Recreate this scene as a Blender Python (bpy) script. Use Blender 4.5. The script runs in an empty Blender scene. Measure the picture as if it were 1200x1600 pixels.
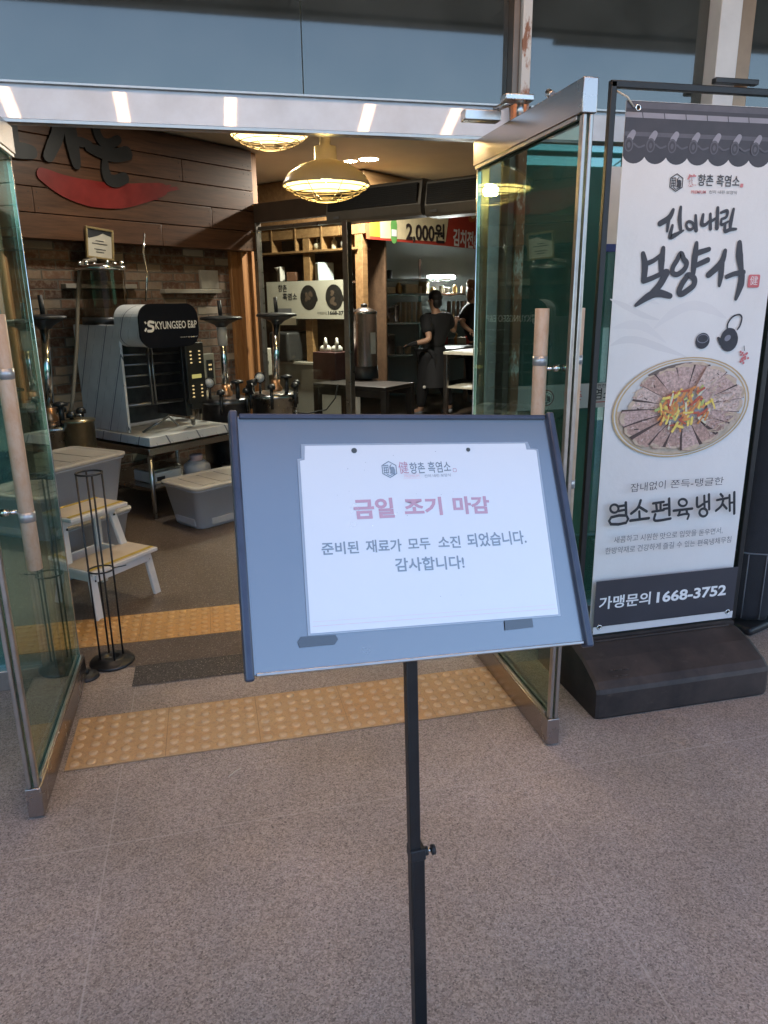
import bpy, bmesh, math, random
from mathutils import Vector, Matrix
random.seed(7)
D = bpy.data
S = bpy.context.scene
COL = S.collection
PI = math.pi
R = math.radians

# ------------------------------------------------------------------ camera, sky, sun, exposure
CAM = Vector((0, 0, 1.5))
YAW, PITCH, ROLL, FPX = 0.23146965, 0.27982226, 0.01258452, 1148.27
fwd = Vector((math.sin(YAW)*math.cos(PITCH), math.cos(YAW)*math.cos(PITCH), -math.sin(PITCH)))
rt0 = Vector((math.cos(YAW), -math.sin(YAW), 0)); dn0 = fwd.cross(rt0)
rt = rt0*math.cos(ROLL) + dn0*math.sin(ROLL)
dn = dn0*math.cos(ROLL) - rt0*math.sin(ROLL)
cd = D.cameras.new('camera'); cam = D.objects.new('camera', cd); COL.objects.link(cam)
cam.matrix_world = Matrix(((rt.x, -dn.x, -fwd.x, 0), (rt.y, -dn.y, -fwd.y, 0), (rt.z, -dn.z, -fwd.z, 1.5), (0, 0, 0, 1)))
cd.sensor_fit = 'VERTICAL'; cd.sensor_height = 24; cd.lens = 24*FPX/1600
cd.clip_start = 0.05; cd.clip_end = 2000
S.camera = cam

SUN_EL, SUN_AZ = 62, 20          # the sun stands behind the building, everything in view is in its shade
w = D.worlds.new('World'); S.world = w; w.use_nodes = True
nt = w.node_tree; nt.nodes.clear()
sky = nt.nodes.new('ShaderNodeTexSky'); sky.sky_type = 'NISHITA'; sky.sun_disc = False
sky.sun_elevation = R(SUN_EL); sky.sun_rotation = R(SUN_AZ); sky.air_density = 1.0; sky.dust_density = 0.4; sky.ozone_density = 0.9
bg = nt.nodes.new('ShaderNodeBackground'); bg.inputs[1].default_value = 0.15
wo = nt.nodes.new('ShaderNodeOutputWorld')
nt.links.new(sky.outputs[0], bg.inputs[0]); nt.links.new(bg.outputs[0], wo.inputs[0])
sl = D.lights.new('sun', 'SUN'); sl.energy = 3.0; sl.angle = R(0.5); sl.color = (1, .95, .88)
so = D.objects.new('sun', sl); COL.objects.link(so); so.location = (10, 30, 25)
sd = Vector((math.sin(R(SUN_AZ))*math.cos(R(SUN_EL)), math.cos(R(SUN_AZ))*math.cos(R(SUN_EL)), math.sin(R(SUN_EL))))
so.rotation_euler = sd.to_track_quat('Z', 'Y').to_euler()
vs = S.view_settings
S.display_settings.display_device = 'sRGB'
vs.view_transform = 'Standard'; vs.look = 'None'; vs.gamma = 1; vs.use_curve_mapping = False
vs.exposure = 1.9
S.render.engine = 'CYCLES'
cy = S.cycles
cy.use_denoising = True; cy.max_bounces = 10; cy.transparent_max_bounces = 24
cy.diffuse_bounces = 4; cy.glossy_bounces = 5; cy.caustics_reflective = False; cy.caustics_refractive = False
cy.sample_clamp_indirect = 6

# ------------------------------------------------------------------ measuring helpers (photo pixel -> point on a real plane)
def ray(px, py): return rt*((px-600)/FPX) + dn*((py-800)/FPX) + fwd
def atY(px, py, Y): d = ray(px, py); return CAM + d*(Y/d.y)
def atZ(px, py, z): d = ray(px, py); return CAM + d*((z-1.5)/d.z)
def onp(px, py, P, n): d = ray(px, py); n = Vector(n); return CAM + d*((Vector(P)-CAM).dot(n)/d.dot(n))

# ------------------------------------------------------------------ materials
MATS = {}
def nodes(m):
    m.use_nodes = True; t = m.node_tree; t.nodes.clear(); return t
def L(t, a, b): t.links.new(a, b)
def N(t, k, **kw):
    n = t.nodes.new(k)
    for a, b in kw.items(): setattr(n, a, b)
    return n
def mth(t, op, a, b=None, c=None):
    n = N(t, 'ShaderNodeMath', operation=op)
    for i, v in enumerate((a, b, c)):
        if v is None: continue
        if isinstance(v, (int, float)): n.inputs[i].default_value = v
        else: L(t, v, n.inputs[i])
    return n.outputs[0]
def mixc(t, f, a, b, bt='MIX'):
    n = N(t, 'ShaderNodeMix', data_type='RGBA', blend_type=bt)
    for i, v in ((0, f), (6, a), (7, b)):
        if isinstance(v, (int, float)): n.inputs[i].default_value = v
        elif isinstance(v, tuple): n.inputs[i].default_value = (*v[:3], 1)
        else: L(t, v, n.inputs[i])
    return n.outputs[2]
def ramp(t, v, stops):
    n = N(t, 'ShaderNodeValToRGB'); L(t, v, n.inputs[0])
    while len(n.color_ramp.elements) < len(stops): n.color_ramp.elements.new(.5)
    for e, (p, c) in zip(n.color_ramp.elements, stops):
        e.position = p; e.color = (c, c, c, 1) if isinstance(c, (int, float)) else (*c, 1)
    return n.outputs[0]
def noise(t, co, sc, det=4, rough=.55):
    n = N(t, 'ShaderNodeTexNoise'); n.inputs['Scale'].default_value = sc
    n.inputs['Detail'].default_value = det; n.inputs['Roughness'].default_value = rough
    L(t, co, n.inputs['Vector']); return n.outputs[0]
def mapping(t, co, sc=(1, 1, 1), rot=(0, 0, 0), loc=(0, 0, 0)):
    n = N(t, 'ShaderNodeMapping'); L(t, co, n.inputs[0]); n.inputs['Scale'].default_value = sc
    n.inputs['Rotation'].default_value = rot; n.inputs['Location'].default_value = loc; return n.outputs[0]
def principled(t, base, rough, metal=0, spec=.5, coat=0, coatr=.03, bump=None, bstr=.3, bdist=.002):
    p = N(t, 'ShaderNodeBsdfPrincipled')
    if isinstance(base, tuple): p.inputs['Base Color'].default_value = (*base, 1)
    else: L(t, base, p.inputs['Base Color'])
    if isinstance(rough, (int, float)): p.inputs['Roughness'].default_value = rough
    else: L(t, rough, p.inputs['Roughness'])
    p.inputs['Metallic'].default_value = metal; p.inputs['Specular IOR Level'].default_value = spec
    p.inputs['Coat Weight'].default_value = coat; p.inputs['Coat Roughness'].default_value = coatr
    if bump is not None:
        b = N(t, 'ShaderNodeBump'); b.inputs['Strength'].default_value = bstr; b.inputs['Distance'].default_value = bdist
        L(t, bump, b.inputs['Height']); L(t, b.outputs[0], p.inputs['Normal'])
    o = N(t, 'ShaderNodeOutputMaterial'); L(t, p.outputs[0], o.inputs[0]); return p
def M(name, c, rough=.5, metal=0, var=.12, vs=9, bump=0, bs=60, spec=.5, coat=0, coatr=.03, rv=.1):
    """plain surface with uneven tone, uneven gloss and optional fine relief"""
    if name in MATS: return MATS[name]
    m = D.materials.new(name); t = nodes(m); MATS[name] = m
    co = N(t, 'ShaderNodeTexCoord').outputs['Object']
    n1 = noise(t, co, vs, 5, .6)
    f = ramp(t, n1, [(.3, 1-var), (.7, 1+var)])
    base = mixc(t, 1.0, tuple(c), f, 'MULTIPLY')
    r = mth(t, 'ADD', mth(t, 'MULTIPLY', n1, rv*2), rough-rv)
    b = noise(t, co, bs, 3) if bump else None
    principled(t, base, r, metal, spec, coat, coatr, b, bump, .003)
    return m
def EM(name, c, s, cam_c=None):
    if name in MATS: return MATS[name]
    m = D.materials.new(name); t = nodes(m); MATS[name] = m
    e = N(t, 'ShaderNodeEmission'); e.inputs[0].default_value = (*c, 1); e.inputs[1].default_value = s
    o = N(t, 'ShaderNodeOutputMaterial'); L(t, e.outputs[0], o.inputs[0]); return m
def GLASS(name, tint, f0=.045, refl=(1, 1, 1), rough=0.0, haze=0.0, hazec=(.5, .5, .5)):
    m = D.materials.new(name); t = nodes(m); MATS[name] = m
    g = N(t, 'ShaderNodeNewGeometry')
    d = N(t, 'ShaderNodeVectorMath', operation='DOT_PRODUCT'); L(t, g.outputs['Normal'], d.inputs[0]); L(t, g.outputs['Incoming'], d.inputs[1])
    c = mth(t, 'SUBTRACT', 1.0, mth(t, 'ABSOLUTE', d.outputs['Value']))
    F = mth(t, 'ADD', f0, mth(t, 'MULTIPLY', mth(t, 'POWER', c, 5.0), 1-f0))
    tr = N(t, 'ShaderNodeBsdfTransparent'); tr.inputs[0].default_value = (*tint, 1)
    gl = N(t, 'ShaderNodeBsdfGlossy'); gl.inputs['Color'].default_value = (*refl, 1); gl.inputs['Roughness'].default_value = rough
    body = tr.outputs[0]
    if haze:
        df = N(t, 'ShaderNodeBsdfDiffuse'); df.inputs[0].default_value = (*hazec, 1)
        co = N(t, 'ShaderNodeTexCoord').outputs['Object']
        h = mth(t, 'MULTIPLY', ramp(t, noise(t, co, 3, 6, .65), [(.3, .4), (.75, 1.6)]), haze)
        x0 = N(t, 'ShaderNodeMixShader'); L(t, h, x0.inputs[0]); L(t, tr.outputs[0], x0.inputs[1]); L(t, df.outputs[0], x0.inputs[2]); body = x0.outputs[0]
    x = N(t, 'ShaderNodeMixShader'); L(t, F, x.inputs[0]); L(t, body, x.inputs[1]); L(t, gl.outputs[0], x.inputs[2])
    o = N(t, 'ShaderNodeOutputMaterial'); L(t, x.outputs[0], o.inputs[0]); return m

def granite(name, c1, c2, rough, joints=None, tone=.06, spec=.4, sc=1.0):
    m = D.materials.new(name); t = nodes(m); MATS[name] = m
    co = N(t, 'ShaderNodeTexCoord').outputs['Object']
    v = N(t, 'ShaderNodeTexVoronoi'); v.inputs['Scale'].default_value = 260*sc; L(t, co, v.inputs['Vector'])
    sp = N(t, 'ShaderNodeSeparateColor'); L(t, v.outputs['Color'], sp.inputs[0])
    fine = noise(t, co, 420*sc, 2); mid = noise(t, co, 70*sc, 4, .6); big = noise(t, co, 1.7, 5, .6)
    f = mth(t, 'ADD', mth(t, 'MULTIPLY', sp.outputs[0], .55), mth(t, 'MULTIPLY', fine, .6))
    base = mixc(t, ramp(t, f, [(.25, 0.0), (.85, 1.0)]), c1, c2)
    base = mixc(t, ramp(t, sp.outputs[1], [(.94, 0.0), (.96, .8)]), base, (.42, .39, .37))
    base = mixc(t, ramp(t, sp.outputs[2], [(.90, 0.0), (.93, .42)]), base, (.05, .045, .043))
    tint = noise(t, co, 2.6, 6, .7)
    base = mixc(t, ramp(t, tint, [(.40, 0.0), (.66, .55)]), base, mixc(t, 1.0, base, (1.0, .93, .80), 'MULTIPLY'))
    stain = noise(t, co, 6.5, 7, .75)
    base = mixc(t, ramp(t, stain, [(.60, 0.0), (.74, .38)]), base, mixc(t, 1.0, base, (.62, .58, .55), 'MULTIPLY'))
    base = mixc(t, 1.0, base, ramp(t, mid, [(.3, .86), (.7, 1.1)]), 'MULTIPLY')
    base = mixc(t, 1.0, base, ramp(t, big, [(.3, .78), (.72, 1.14)]), 'MULTIPLY')
    base = mixc(t, 1.0, base, ramp(t, noise(t, co, .55, 3, .5), [(.38, .86), (.6, 1.06)]), 'MULTIPLY')
    hgt = mth(t, 'ADD', mth(t, 'MULTIPLY', fine, .5), mth(t, 'MULTIPLY', sp.outputs[0], .5))
    if joints:
        x0, wx, y0, wy, jw, jc = joints
        s = N(t, 'ShaderNodeSeparateXYZ'); L(t, co, s.inputs[0])
        gx = mth(t, 'DIVIDE', mth(t, 'SUBTRACT', s.outputs[0], x0), wx); gy = mth(t, 'DIVIDE', mth(t, 'SUBTRACT', s.outputs[1], y0), wy)
        dx = mth(t, 'MULTIPLY', mth(t, 'ABSOLUTE', mth(t, 'SUBTRACT', gx, mth(t, 'ROUND', gx))), wx)
        dy = mth(t, 'MULTIPLY', mth(t, 'ABSOLUTE', mth(t, 'SUBTRACT', gy, mth(t, 'ROUND', gy))), wy)
        wob = mth(t, 'MULTIPLY', mth(t, 'SUBTRACT', noise(t, co, 40, 2), .5), jw*1.2)
        j = mth(t, 'LESS_THAN', mth(t, 'ADD', mth(t, 'MINIMUM', dx, dy), wob), jw)
        cb = N(t, 'ShaderNodeCombineXYZ'); L(t, mth(t, 'FLOOR', gx), cb.inputs[0]); L(t, mth(t, 'FLOOR', gy), cb.inputs[1])
        wn = N(t, 'ShaderNodeTexWhiteNoise'); L(t, cb.outputs[0], wn.inputs[0])
        base = mixc(t, 1.0, base, ramp(t, wn.outputs[0], [(0.0, 1-tone), (1.0, 1+tone)]), 'MULTIPLY')
        base = mixc(t, mth(t, 'MULTIPLY', j, .42), base, jc)
    r = ramp(t, big, [(.3, rough-.06), (.7, rough+.08)])
    principled(t, base, r, 0, spec, 0, .03, hgt, .35, .002)
    return m
def wood(name, dark, light, rough=.5, axis=0, sc=1.0, knots=False):
    m = D.materials.new(name); t = nodes(m); MATS[name] = m
    co = N(t, 'ShaderNodeTexCoord').outputs['Object']
    s = [14*sc]*3; s[axis] = 1.1*sc
    v = mapping(t, co, tuple(s))
    n1 = noise(t, v, 2.2, 8, .65); n2 = noise(t, v, 9, 5, .6)
    f = mth(t, 'ADD', mth(t, 'MULTIPLY', n1, .7), mth(t, 'MULTIPLY', n2, .3))
    base = mixc(t, ramp(t, f, [(.32, 0.0), (.68, 1.0)]), dark, light)
    if knots:
        vo = N(t, 'ShaderNodeTexVoronoi'); vo.inputs['Scale'].default_value = 3.2; L(t, mapping(t, co, (1.6, 1.6, .8)), vo.inputs['Vector'])
        base = mixc(t, ramp(t, vo.outputs['Distance'], [(.02, .85), (.13, 0.0)]), base, (dark[0]*.4, dark[1]*.35, dark[2]*.3))
    principled(t, base, rough, 0, .4, 0, .03, f, .25, .003); return m

steel = M('brushed_steel', (.55, .54, .53), .3, 1, .08, 30)
def brushed(name, c, rough, axis, streak=.25, metal=1.0):
    m = D.materials.new(name); t = nodes(m); MATS[name] = m
    co = N(t, 'ShaderNodeTexCoord').outputs['Object']
    s = [260.]*3; s[axis] = 4
    n1 = noise(t, mapping(t, co, tuple(s)), 1, 3); n2 = noise(t, co, 4, 5, .65)
    base = mixc(t, 1.0, c, ramp(t, n2, [(.3, 1-streak*.5), (.75, 1.05)]), 'MULTIPLY')
    r = mth(t, 'ADD', mth(t, 'MULTIPLY', n2, .12), rough-.06)
    principled(t, base, r, metal, .5, 0, .03, n1, .06, .001); return m
rail_steel = brushed('door_rail_steel', (.42, .38, .36), .26, 1)
alu = M('white_aluminium', (.63, .70, .78), .34, 0, .14, 5, .05, 40, .5, 1.0, .035)
trim = M('anodised_trim', (.42, .39, .36), .32, .9, .12, 20)
black_metal = M('black_powder_coat', (.012, .012, .013), .42, 0, .2, 30, .15, 300)
navy_frame = M('dark_anodised_frame', (.05, .062, .095), .34, .3, .15, 25)
black_plastic = M('black_plastic', (.016, .016, .018), .48, 0, .25, 8, .25, 220)
white_paint = M('white_painted_wood', (.72, .71, .69), .5, 0, .06, 14, .1, 60)
blackfab = M('black_fabric', (.022, .022, .026), .85, 0, .25, 14, .5, 300)
chrome = M('chrome', (.75, .74, .72), .14, 1, .1, 20)
darkmetal = M('dark_metal', (.05, .05, .052), .4, .7, .3, 14)
redp = M('red_paint', (.42, .035, .025), .38, 0, .18, 5, .1, 20)
inkblack = M('black_ink', (.022, .024, .03), .6, 0, .2, 40)
inkgrey = M('charcoal_ink', (.055, .056, .066), .65, 0, .15, 40)
inkmid = M('grey_ink', (.16, .165, .18), .65, 0, .1, 40)
inkred = M('red_ink', (.52, .06, .06), .6, 0, .15, 40)
inkwhite = M('white_ink', (.8, .8, .8), .6, 0, .05, 40)
inkpink = M('faded_red_ink', (.55, .16, .17), .6, 0, .1, 40)

# ------------------------------------------------------------------ mesh builder
class MB:
    def __init__(s, *mats): s.bm = bmesh.new(); s.mats = list(mats); s.i = 0; s.sm = False
    def use(s, m):
        if m not in s.mats: s.mats.append(m)
        s.i = s.mats.index(m); return s
    def _fin(s, fs, smooth):
        for f in fs: f.material_index = s.i; f.smooth = smooth
    def box(s, c, d, rz=0, bev=0, mtx=None, seg=2):
        r = bmesh.ops.create_cube(s.bm, size=1)
        mt = Matrix.Translation(c) @ Matrix.Rotation(rz, 4, 'Z') @ Matrix.Diagonal((*d, 1))
        if mtx is not None: mt = mtx @ mt
        bmesh.ops.transform(s.bm, matrix=mt, verts=r['verts'])
        fs = set(f for v in r['verts'] for f in v.link_faces)
        s._fin(fs, False)
        if bev:
            es = set(e for v in r['verts'] for e in v.link_edges)
            rr = bmesh.ops.bevel(s.bm, geom=list(es), offset=bev, segments=seg, affect='EDGES', profile=.5)
            s._fin(rr['faces'], True)
        return s
    def tube(s, pts, r, n=10, caps=True, closed=False):
        pts = [Vector(p) for p in pts]; k = len(pts)
        rs = r if isinstance(r, (list, tuple)) else [r]*k
        rings = []; up = None
        for i, p in enumerate(pts):
            if closed: d = (pts[(i+1) % k]-pts[i-1]).normalized()
            else: d = (pts[min(i+1, k-1)]-pts[max(i-1, 0)]).normalized()
            if up is None:
                up = d.orthogonal().normalized()
            up = (up - d*up.dot(d))
            up = up.normalized() if up.length > 1e-6 else d.orthogonal().normalized()
            b = d.cross(up)
            rings.append([s.bm.verts.new(p+(up*math.cos(a)+b*math.sin(a))*rs[i]) for a in [2*PI*j/n for j in range(n)]])
        fs = []
        for i in range(k if closed else k-1):
            A, B = rings[i], rings[(i+1) % k]
            for j in range(n): fs.append(s.bm.faces.new((A[j], A[(j+1) % n], B[(j+1) % n], B[j])))
        s._fin(fs, True)
        if caps and not closed:
            s._fin([s.bm.faces.new(rings[0][::-1]), s.bm.faces.new(rings[-1])], False)
        return s
    def lathe(s, prof, c=(0, 0, 0), n=32, axis=None, smooth=True):
        c = Vector(c); q = Vector((0, 0, 1)).rotation_difference(Vector(axis)) if axis else None
        rings = []
        for (r, z) in prof:
            if r < 1e-6:
                v = Vector((0, 0, z)); v = q @ v if q else v; rings.append([s.bm.verts.new(c+v)])
            else:
                ring = []
                for j in range(n):
                    v = Vector((r*math.cos(2*PI*j/n), r*math.sin(2*PI*j/n), z)); v = q @ v if q else v
                    ring.append(s.bm.verts.new(c+v))
                rings.append(ring)
        fs = []
        for A, B in zip(rings, rings[1:]):
            for j in range(n):
                if len(A) == 1 and len(B) == 1: continue
                if len(A) == 1: fs.append(s.bm.faces.new((A[0], B[(j+1) % n], B[j])))
                elif len(B) == 1: fs.append(s.bm.faces.new((A[j], A[(j+1) % n], B[0])))
                else: fs.append(s.bm.faces.new((A[j], A[(j+1) % n], B[(j+1) % n], B[j])))
        s._fin(fs, smooth); return s
    def face(s, pts, smooth=False):
        f = s.bm.faces.new([s.bm.verts.new(p) for p in pts]); s._fin([f], smooth); return s
    def prism(s, pts, off):
        off = Vector(off); A = [s.bm.verts.new(p) for p in pts]; B = [s.bm.verts.new(Vector(p)+off) for p in pts]; n = len(A)
        fs = [s.bm.faces.new(A[::-1]), s.bm.faces.new(B)]
        for j in range(n): fs.append(s.bm.faces.new((A[j], A[(j+1) % n], B[(j+1) % n], B[j])))
        s._fin(fs, False); return s
    def stroke(s, pts, wid, z=0, thick=0, n=6, cap=True, closed=False):
        """brush stroke in the local XY plane; wid: width or widths per point"""
        P = [Vector((p[0], p[1])) for p in pts]; k = len(P)
        W = list(wid) if isinstance(wid, (list, tuple)) else [wid]*k
        Q = []; V = []
        for i in range(k if closed else k-1):
            g = lambda a: P[a % k] if closed else P[max(0, min(k-1, a))]
            p0, p1, p2, p3 = g(i-1), g(i), g(i+1), g(i+2)
            for j in range(n):
                u = j/n
                Q.append(.5*((2*p1)+(p2-p0)*u+(2*p0-5*p1+4*p2-p3)*u*u+(3*p1-p0-3*p2+p3)*u**3))
                V.append(W[i]*(1-u)+W[(i+1) % k]*u)
        if not closed: Q.append(P[-1]); V.append(W[-1])
        K = len(Q); lft = []; rgt = []
        for i in range(K):
            d = (Q[(i+1) % K]-Q[i-1]) if closed else (Q[min(i+1, K-1)]-Q[max(i-1, 0)])
            d = d.normalized() if d.length else Vector((1, 0)); nn = Vector((-d.y, d.x))*V[i]/2
            lft.append(Q[i]+nn); rgt.append(Q[i]-nn)
        fs = []; z1 = z+thick
        lv = [s.bm.verts.new((a.x, a.y, z1)) for a in lft]; rv = [s.bm.verts.new((a.x, a.y, z1)) for a in rgt]
        for i in range(K if closed else K-1):
            j = (i+1) % K; fs.append(s.bm.faces.new((rv[i], rv[j], lv[j], lv[i])))
        if thick:
            lb = [s.bm.verts.new((a.x, a.y, z)) for a in lft]; rb = [s.bm.verts.new((a.x, a.y, z)) for a in rgt]
            for i in range(K if closed else K-1):
                j = (i+1) % K; fs.append(s.bm.faces.new((lv[i], lv[j], lb[j], lb[i]))); fs.append(s.bm.faces.new((rb[i], rb[j], rv[j], rv[i])))
        if cap and not closed:
            for e, (a, b) in ((0, (0, 1)), (K-1, (K-1, K-2))):
                c = Q[a]; d = (Q[a]-Q[b]); d = d.normalized() if d.length else Vector((1, 0)); nn = Vector((-d.y, d.x)); r = V[a]/2
                arc = [s.bm.verts.new((*(c+nn*r*math.cos(t)+d*r*math.sin(t)), z1+1e-5)) for t in [PI*q/6 for q in range(7)]]
                fs.append(s.bm.faces.new(arc[::-1]))
                if thick:
                    ab = [s.bm.verts.new((v.co.x, v.co.y, z)) for v in arc]
                    for q in range(6): fs.append(s.bm.faces.new((arc[q], arc[q+1], ab[q+1], ab[q])))
        s._fin(fs, False); return s
    def add_mesh(s, me, mtx=None):
        vs_ = [s.bm.verts.new(mtx @ v.co if mtx is not None else v.co) for v in me.vertices]
        fs = []
        for p in me.polygons:
            try: fs.append(s.bm.faces.new([vs_[i] for i in p.vertices]))
            except ValueError: pass
        s._fin(fs, False); return s
    def build(s, name, parent=None, mtx=None, label=None, fixn=True):
        if mtx is not None: bmesh.ops.transform(s.bm, matrix=mtx, verts=s.bm.verts[:])
        if fixn: bmesh.ops.recalc_face_normals(s.bm, faces=s.bm.faces[:])
        me = D.meshes.new(name); s.bm.to_mesh(me); s.bm.free()
        for m in s.mats: me.materials.append(m)
        o = D.objects.new(name, me); COL.objects.link(o)
        if parent: o.parent = parent
        if label: o['label'] = label
        return o

def tag(o, label, cat, group=None, kind=None):
    if label: o['label'] = label
    if cat: o['category'] = cat
    if group: o['group'] = group
    if kind: o['kind'] = kind
    return o
def thing(name, label, cat, loc=(0, 0, 0), rz=0, group=None):
    o = D.objects.new(name, None); COL.objects.link(o); o.location = loc; o.rotation_euler = (0, 0, rz); o.empty_display_size = .1
    return tag(o, label, cat, group)
def copy_thing(o, loc, rz=None, label=None):
    def cp(a, p):
        c = a.copy(); COL.objects.link(c)
        if p: c.parent = p
        for ch in a.children: cp(ch, c)
        return c
    c = cp(o, None); c.location = loc
    if rz is not None: c.rotation_euler = (0, 0, rz)
    if label: c['label'] = label
    return c

def text_mesh(s, bold=0.0, spacing=1.0):
    cu = D.curves.new('txt', 'FONT'); cu.body = s; cu.size = 1; cu.offset = bold; cu.space_character = spacing; cu.resolution_u = 3
    o = D.objects.new('txt', cu); COL.objects.link(o)
    dg = bpy.context.evaluated_depsgraph_get(); dg.update()
    me = D.meshes.new_from_object(o.evaluated_get(dg))
    D.objects.remove(o); D.curves.remove(cu); return me
def fit_text(mb, s, p0, p1, h, z, bold=0.0, shear=0.0, spacing=1.0):
    """text whose ink box runs from p0 (left, bottom) to p1 (right, bottom) with height h in the local XY plane"""
    me = text_mesh(s, bold, spacing)
    xs = [v.co.x for v in me.vertices]; ys = [v.co.y for v in me.vertices]
    x0, x1, y0, y1 = min(xs), max(xs), min(ys), max(ys)
    p0 = Vector(p0); p1 = Vector(p1); d = p1-p0; a = math.atan2(d.y, d.x)
    sx = d.length/(x1-x0); sy = h/(y1-y0)
    mt = Matrix.Translation((p0.x, p0.y, z)) @ Matrix.Rotation(a, 4, 'Z') @ Matrix(((1, shear, 0, 0), (0, 1, 0, 0), (0, 0, 1, 0), (0, 0, 0, 1))) @ Matrix.Diagonal((sx, sy, 1, 1)) @ Matrix.Translation((-x0, -y0, 0))
    mb.add_mesh(me, mt); D.meshes.remove(me); return mb
def rrect(x0, y0, x1, y1, r, n=5):
    o = []
    for cx, cy_, a in ((x1-r, y1-r, 0), (x0+r, y1-r, 90), (x0+r, y0+r, 180), (x1-r, y0+r, 270)):
        for k in range(n+1): t = R(a+90*k/n); o.append((cx+r*math.cos(t), cy_+r*math.sin(t)))
    return o
def basis(o, x, y, z):
    return Matrix(((x[0], y[0], z[0], o[0]), (x[1], y[1], z[1], o[1]), (x[2], y[2], z[2], o[2]), (0, 0, 0, 1)))
def goat_logo(mb, c, s, z, ink):
    """hexagonal emblem: lattice on the left, horned goat head on the right"""
    mb.use(ink); cx, cy_ = c
    hexp = [(cx+s*math.sin(R(60*k)), cy_+s*math.cos(R(60*k))) for k in range(6)]
    mb.stroke([Vector(p) for p in hexp], s*.13, z, n=1, closed=True)
    for k in range(4):
        y = cy_+s*(.5-.3*k); mb.stroke([(cx-s*.72, y), (cx-s*.1, y+s*.04)], s*.1, z+.0001, n=1, cap=False)
    for k in range(3):
        x = cx-s*(.62-.24*k); mb.stroke([(x, cy_+s*.55), (x, cy_-s*.5)], s*.09, z+.0002, n=1, cap=False)
    mb.stroke([(cx-s*.35, cy_-s*.55), (cx, cy_-s*.78), (cx+s*.35, cy_-s*.55)], s*.1, z+.0003, n=2)
    mb.stroke([(cx+s*.3, cy_+s*.62), (cx+s*.12, cy_+s*.35), (cx+s*.2, cy_+s*.05), (cx+s*.45, cy_-s*.1)], [s*.08, s*.16, s*.26, s*.42], z+.0004)
    mb.stroke([(cx+s*.4, cy_+s*.1), (cx+s*.3, cy_-s*.25), (cx+s*.12, cy_-s*.45)], [s*.5, s*.46, s*.2], z+.0005)
    mb.stroke([(cx+s*.5, cy_-s*.1), (cx+s*.5, cy_-s*.5)], [s*.4, s*.3], z+.0006)
def circle(c, rx, ry=None, rot=0, n=28):
    ry = ry or rx; return [(c[0]+rx*math.cos(t)*math.cos(rot)-ry*math.sin(t)*math.sin(rot), c[1]+rx*math.cos(t)*math.sin(rot)+ry*math.sin(t)*math.cos(rot)) for t in [2*PI*k/n for k in range(n)]]
def flat(mb, pts, z): mb.face([(p[0], p[1], z) for p in pts]); return mb

# ------------------------------------------------------------------ setting: ground
pave = granite('flamed_granite', (.235, .196, .172), (.53, .455, .41), .62, (.884, 1.262, 1.914, .95, .0024, (.50, .45, .41)))
infl = granite('polished_granite', (.07, .052, .04), (.22, .165, .13), .36, (.3, .8, 3.0, .8, .002, (.05, .04, .03)), spec=.5)
band_m = granite('dark_granite', (.03, .027, .027), (.12, .105, .1), .55, (0.05, .6, 0, 50, .002, (.02, .02, .02)))
far_m = granite('asphalt', (.14, .135, .13), (.26, .25, .24), .8, None, sc=.3)
tag(MB(far_m).face([(-400, -400, -.15), (400, -400, -.15), (400, 400, -.15), (-400, 400, -.15)]).build('ground'), 'wide grey open ground beyond the paved walkway', None, kind='structure')
o = MB(pave); o.box((1, 4.5, -.08), (24, 17.6, .16)); tag(o.build('pavement'), 'reddish grey granite paving in front of the shop', None, kind='structure')
o = MB(infl); o.face([(-6, 3.03, .004), (9, 3.03, .004), (9, 13.2, .004), (-6, 13.2, .004)]); tag(o.build('interior_floor'), 'brown polished stone floor inside the shop', None, kind='structure')
o = MB(band_m); o.face([(-.392, 2.85, .004), (1.12, 2.85, .004), (1.12, 3.028, .004), (-.392, 3.028, .004)]); tag(o.build('threshold_strip'), 'dark granite strip across the doorway', None, kind='structure')

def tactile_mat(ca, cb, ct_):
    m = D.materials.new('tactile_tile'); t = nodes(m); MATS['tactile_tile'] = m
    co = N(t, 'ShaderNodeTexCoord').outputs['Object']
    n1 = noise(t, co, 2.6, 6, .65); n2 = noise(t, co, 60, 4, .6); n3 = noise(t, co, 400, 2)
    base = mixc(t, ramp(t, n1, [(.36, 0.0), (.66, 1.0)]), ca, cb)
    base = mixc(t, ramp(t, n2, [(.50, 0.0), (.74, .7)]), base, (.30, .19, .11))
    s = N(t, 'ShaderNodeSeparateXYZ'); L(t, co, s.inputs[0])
    base = mixc(t, ramp(t, s.outputs[2], [(.0066, 0.0), (.0098, .7)]), base, ct_)  # dome tops lightened by height, their shading put into the colour
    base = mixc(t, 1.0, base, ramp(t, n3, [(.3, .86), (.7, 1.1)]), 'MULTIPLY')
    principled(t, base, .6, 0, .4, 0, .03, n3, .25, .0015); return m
tact_out = tactile_mat((.56, .31, .125), (.55, .37, .19), (.68, .50, .30)); tact_in = tactile_mat((.60, .30, .085), (.58, .33, .11), (.70, .44, .20)); grout = M('tile_joint', (.30, .19, .10), .9)
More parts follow.
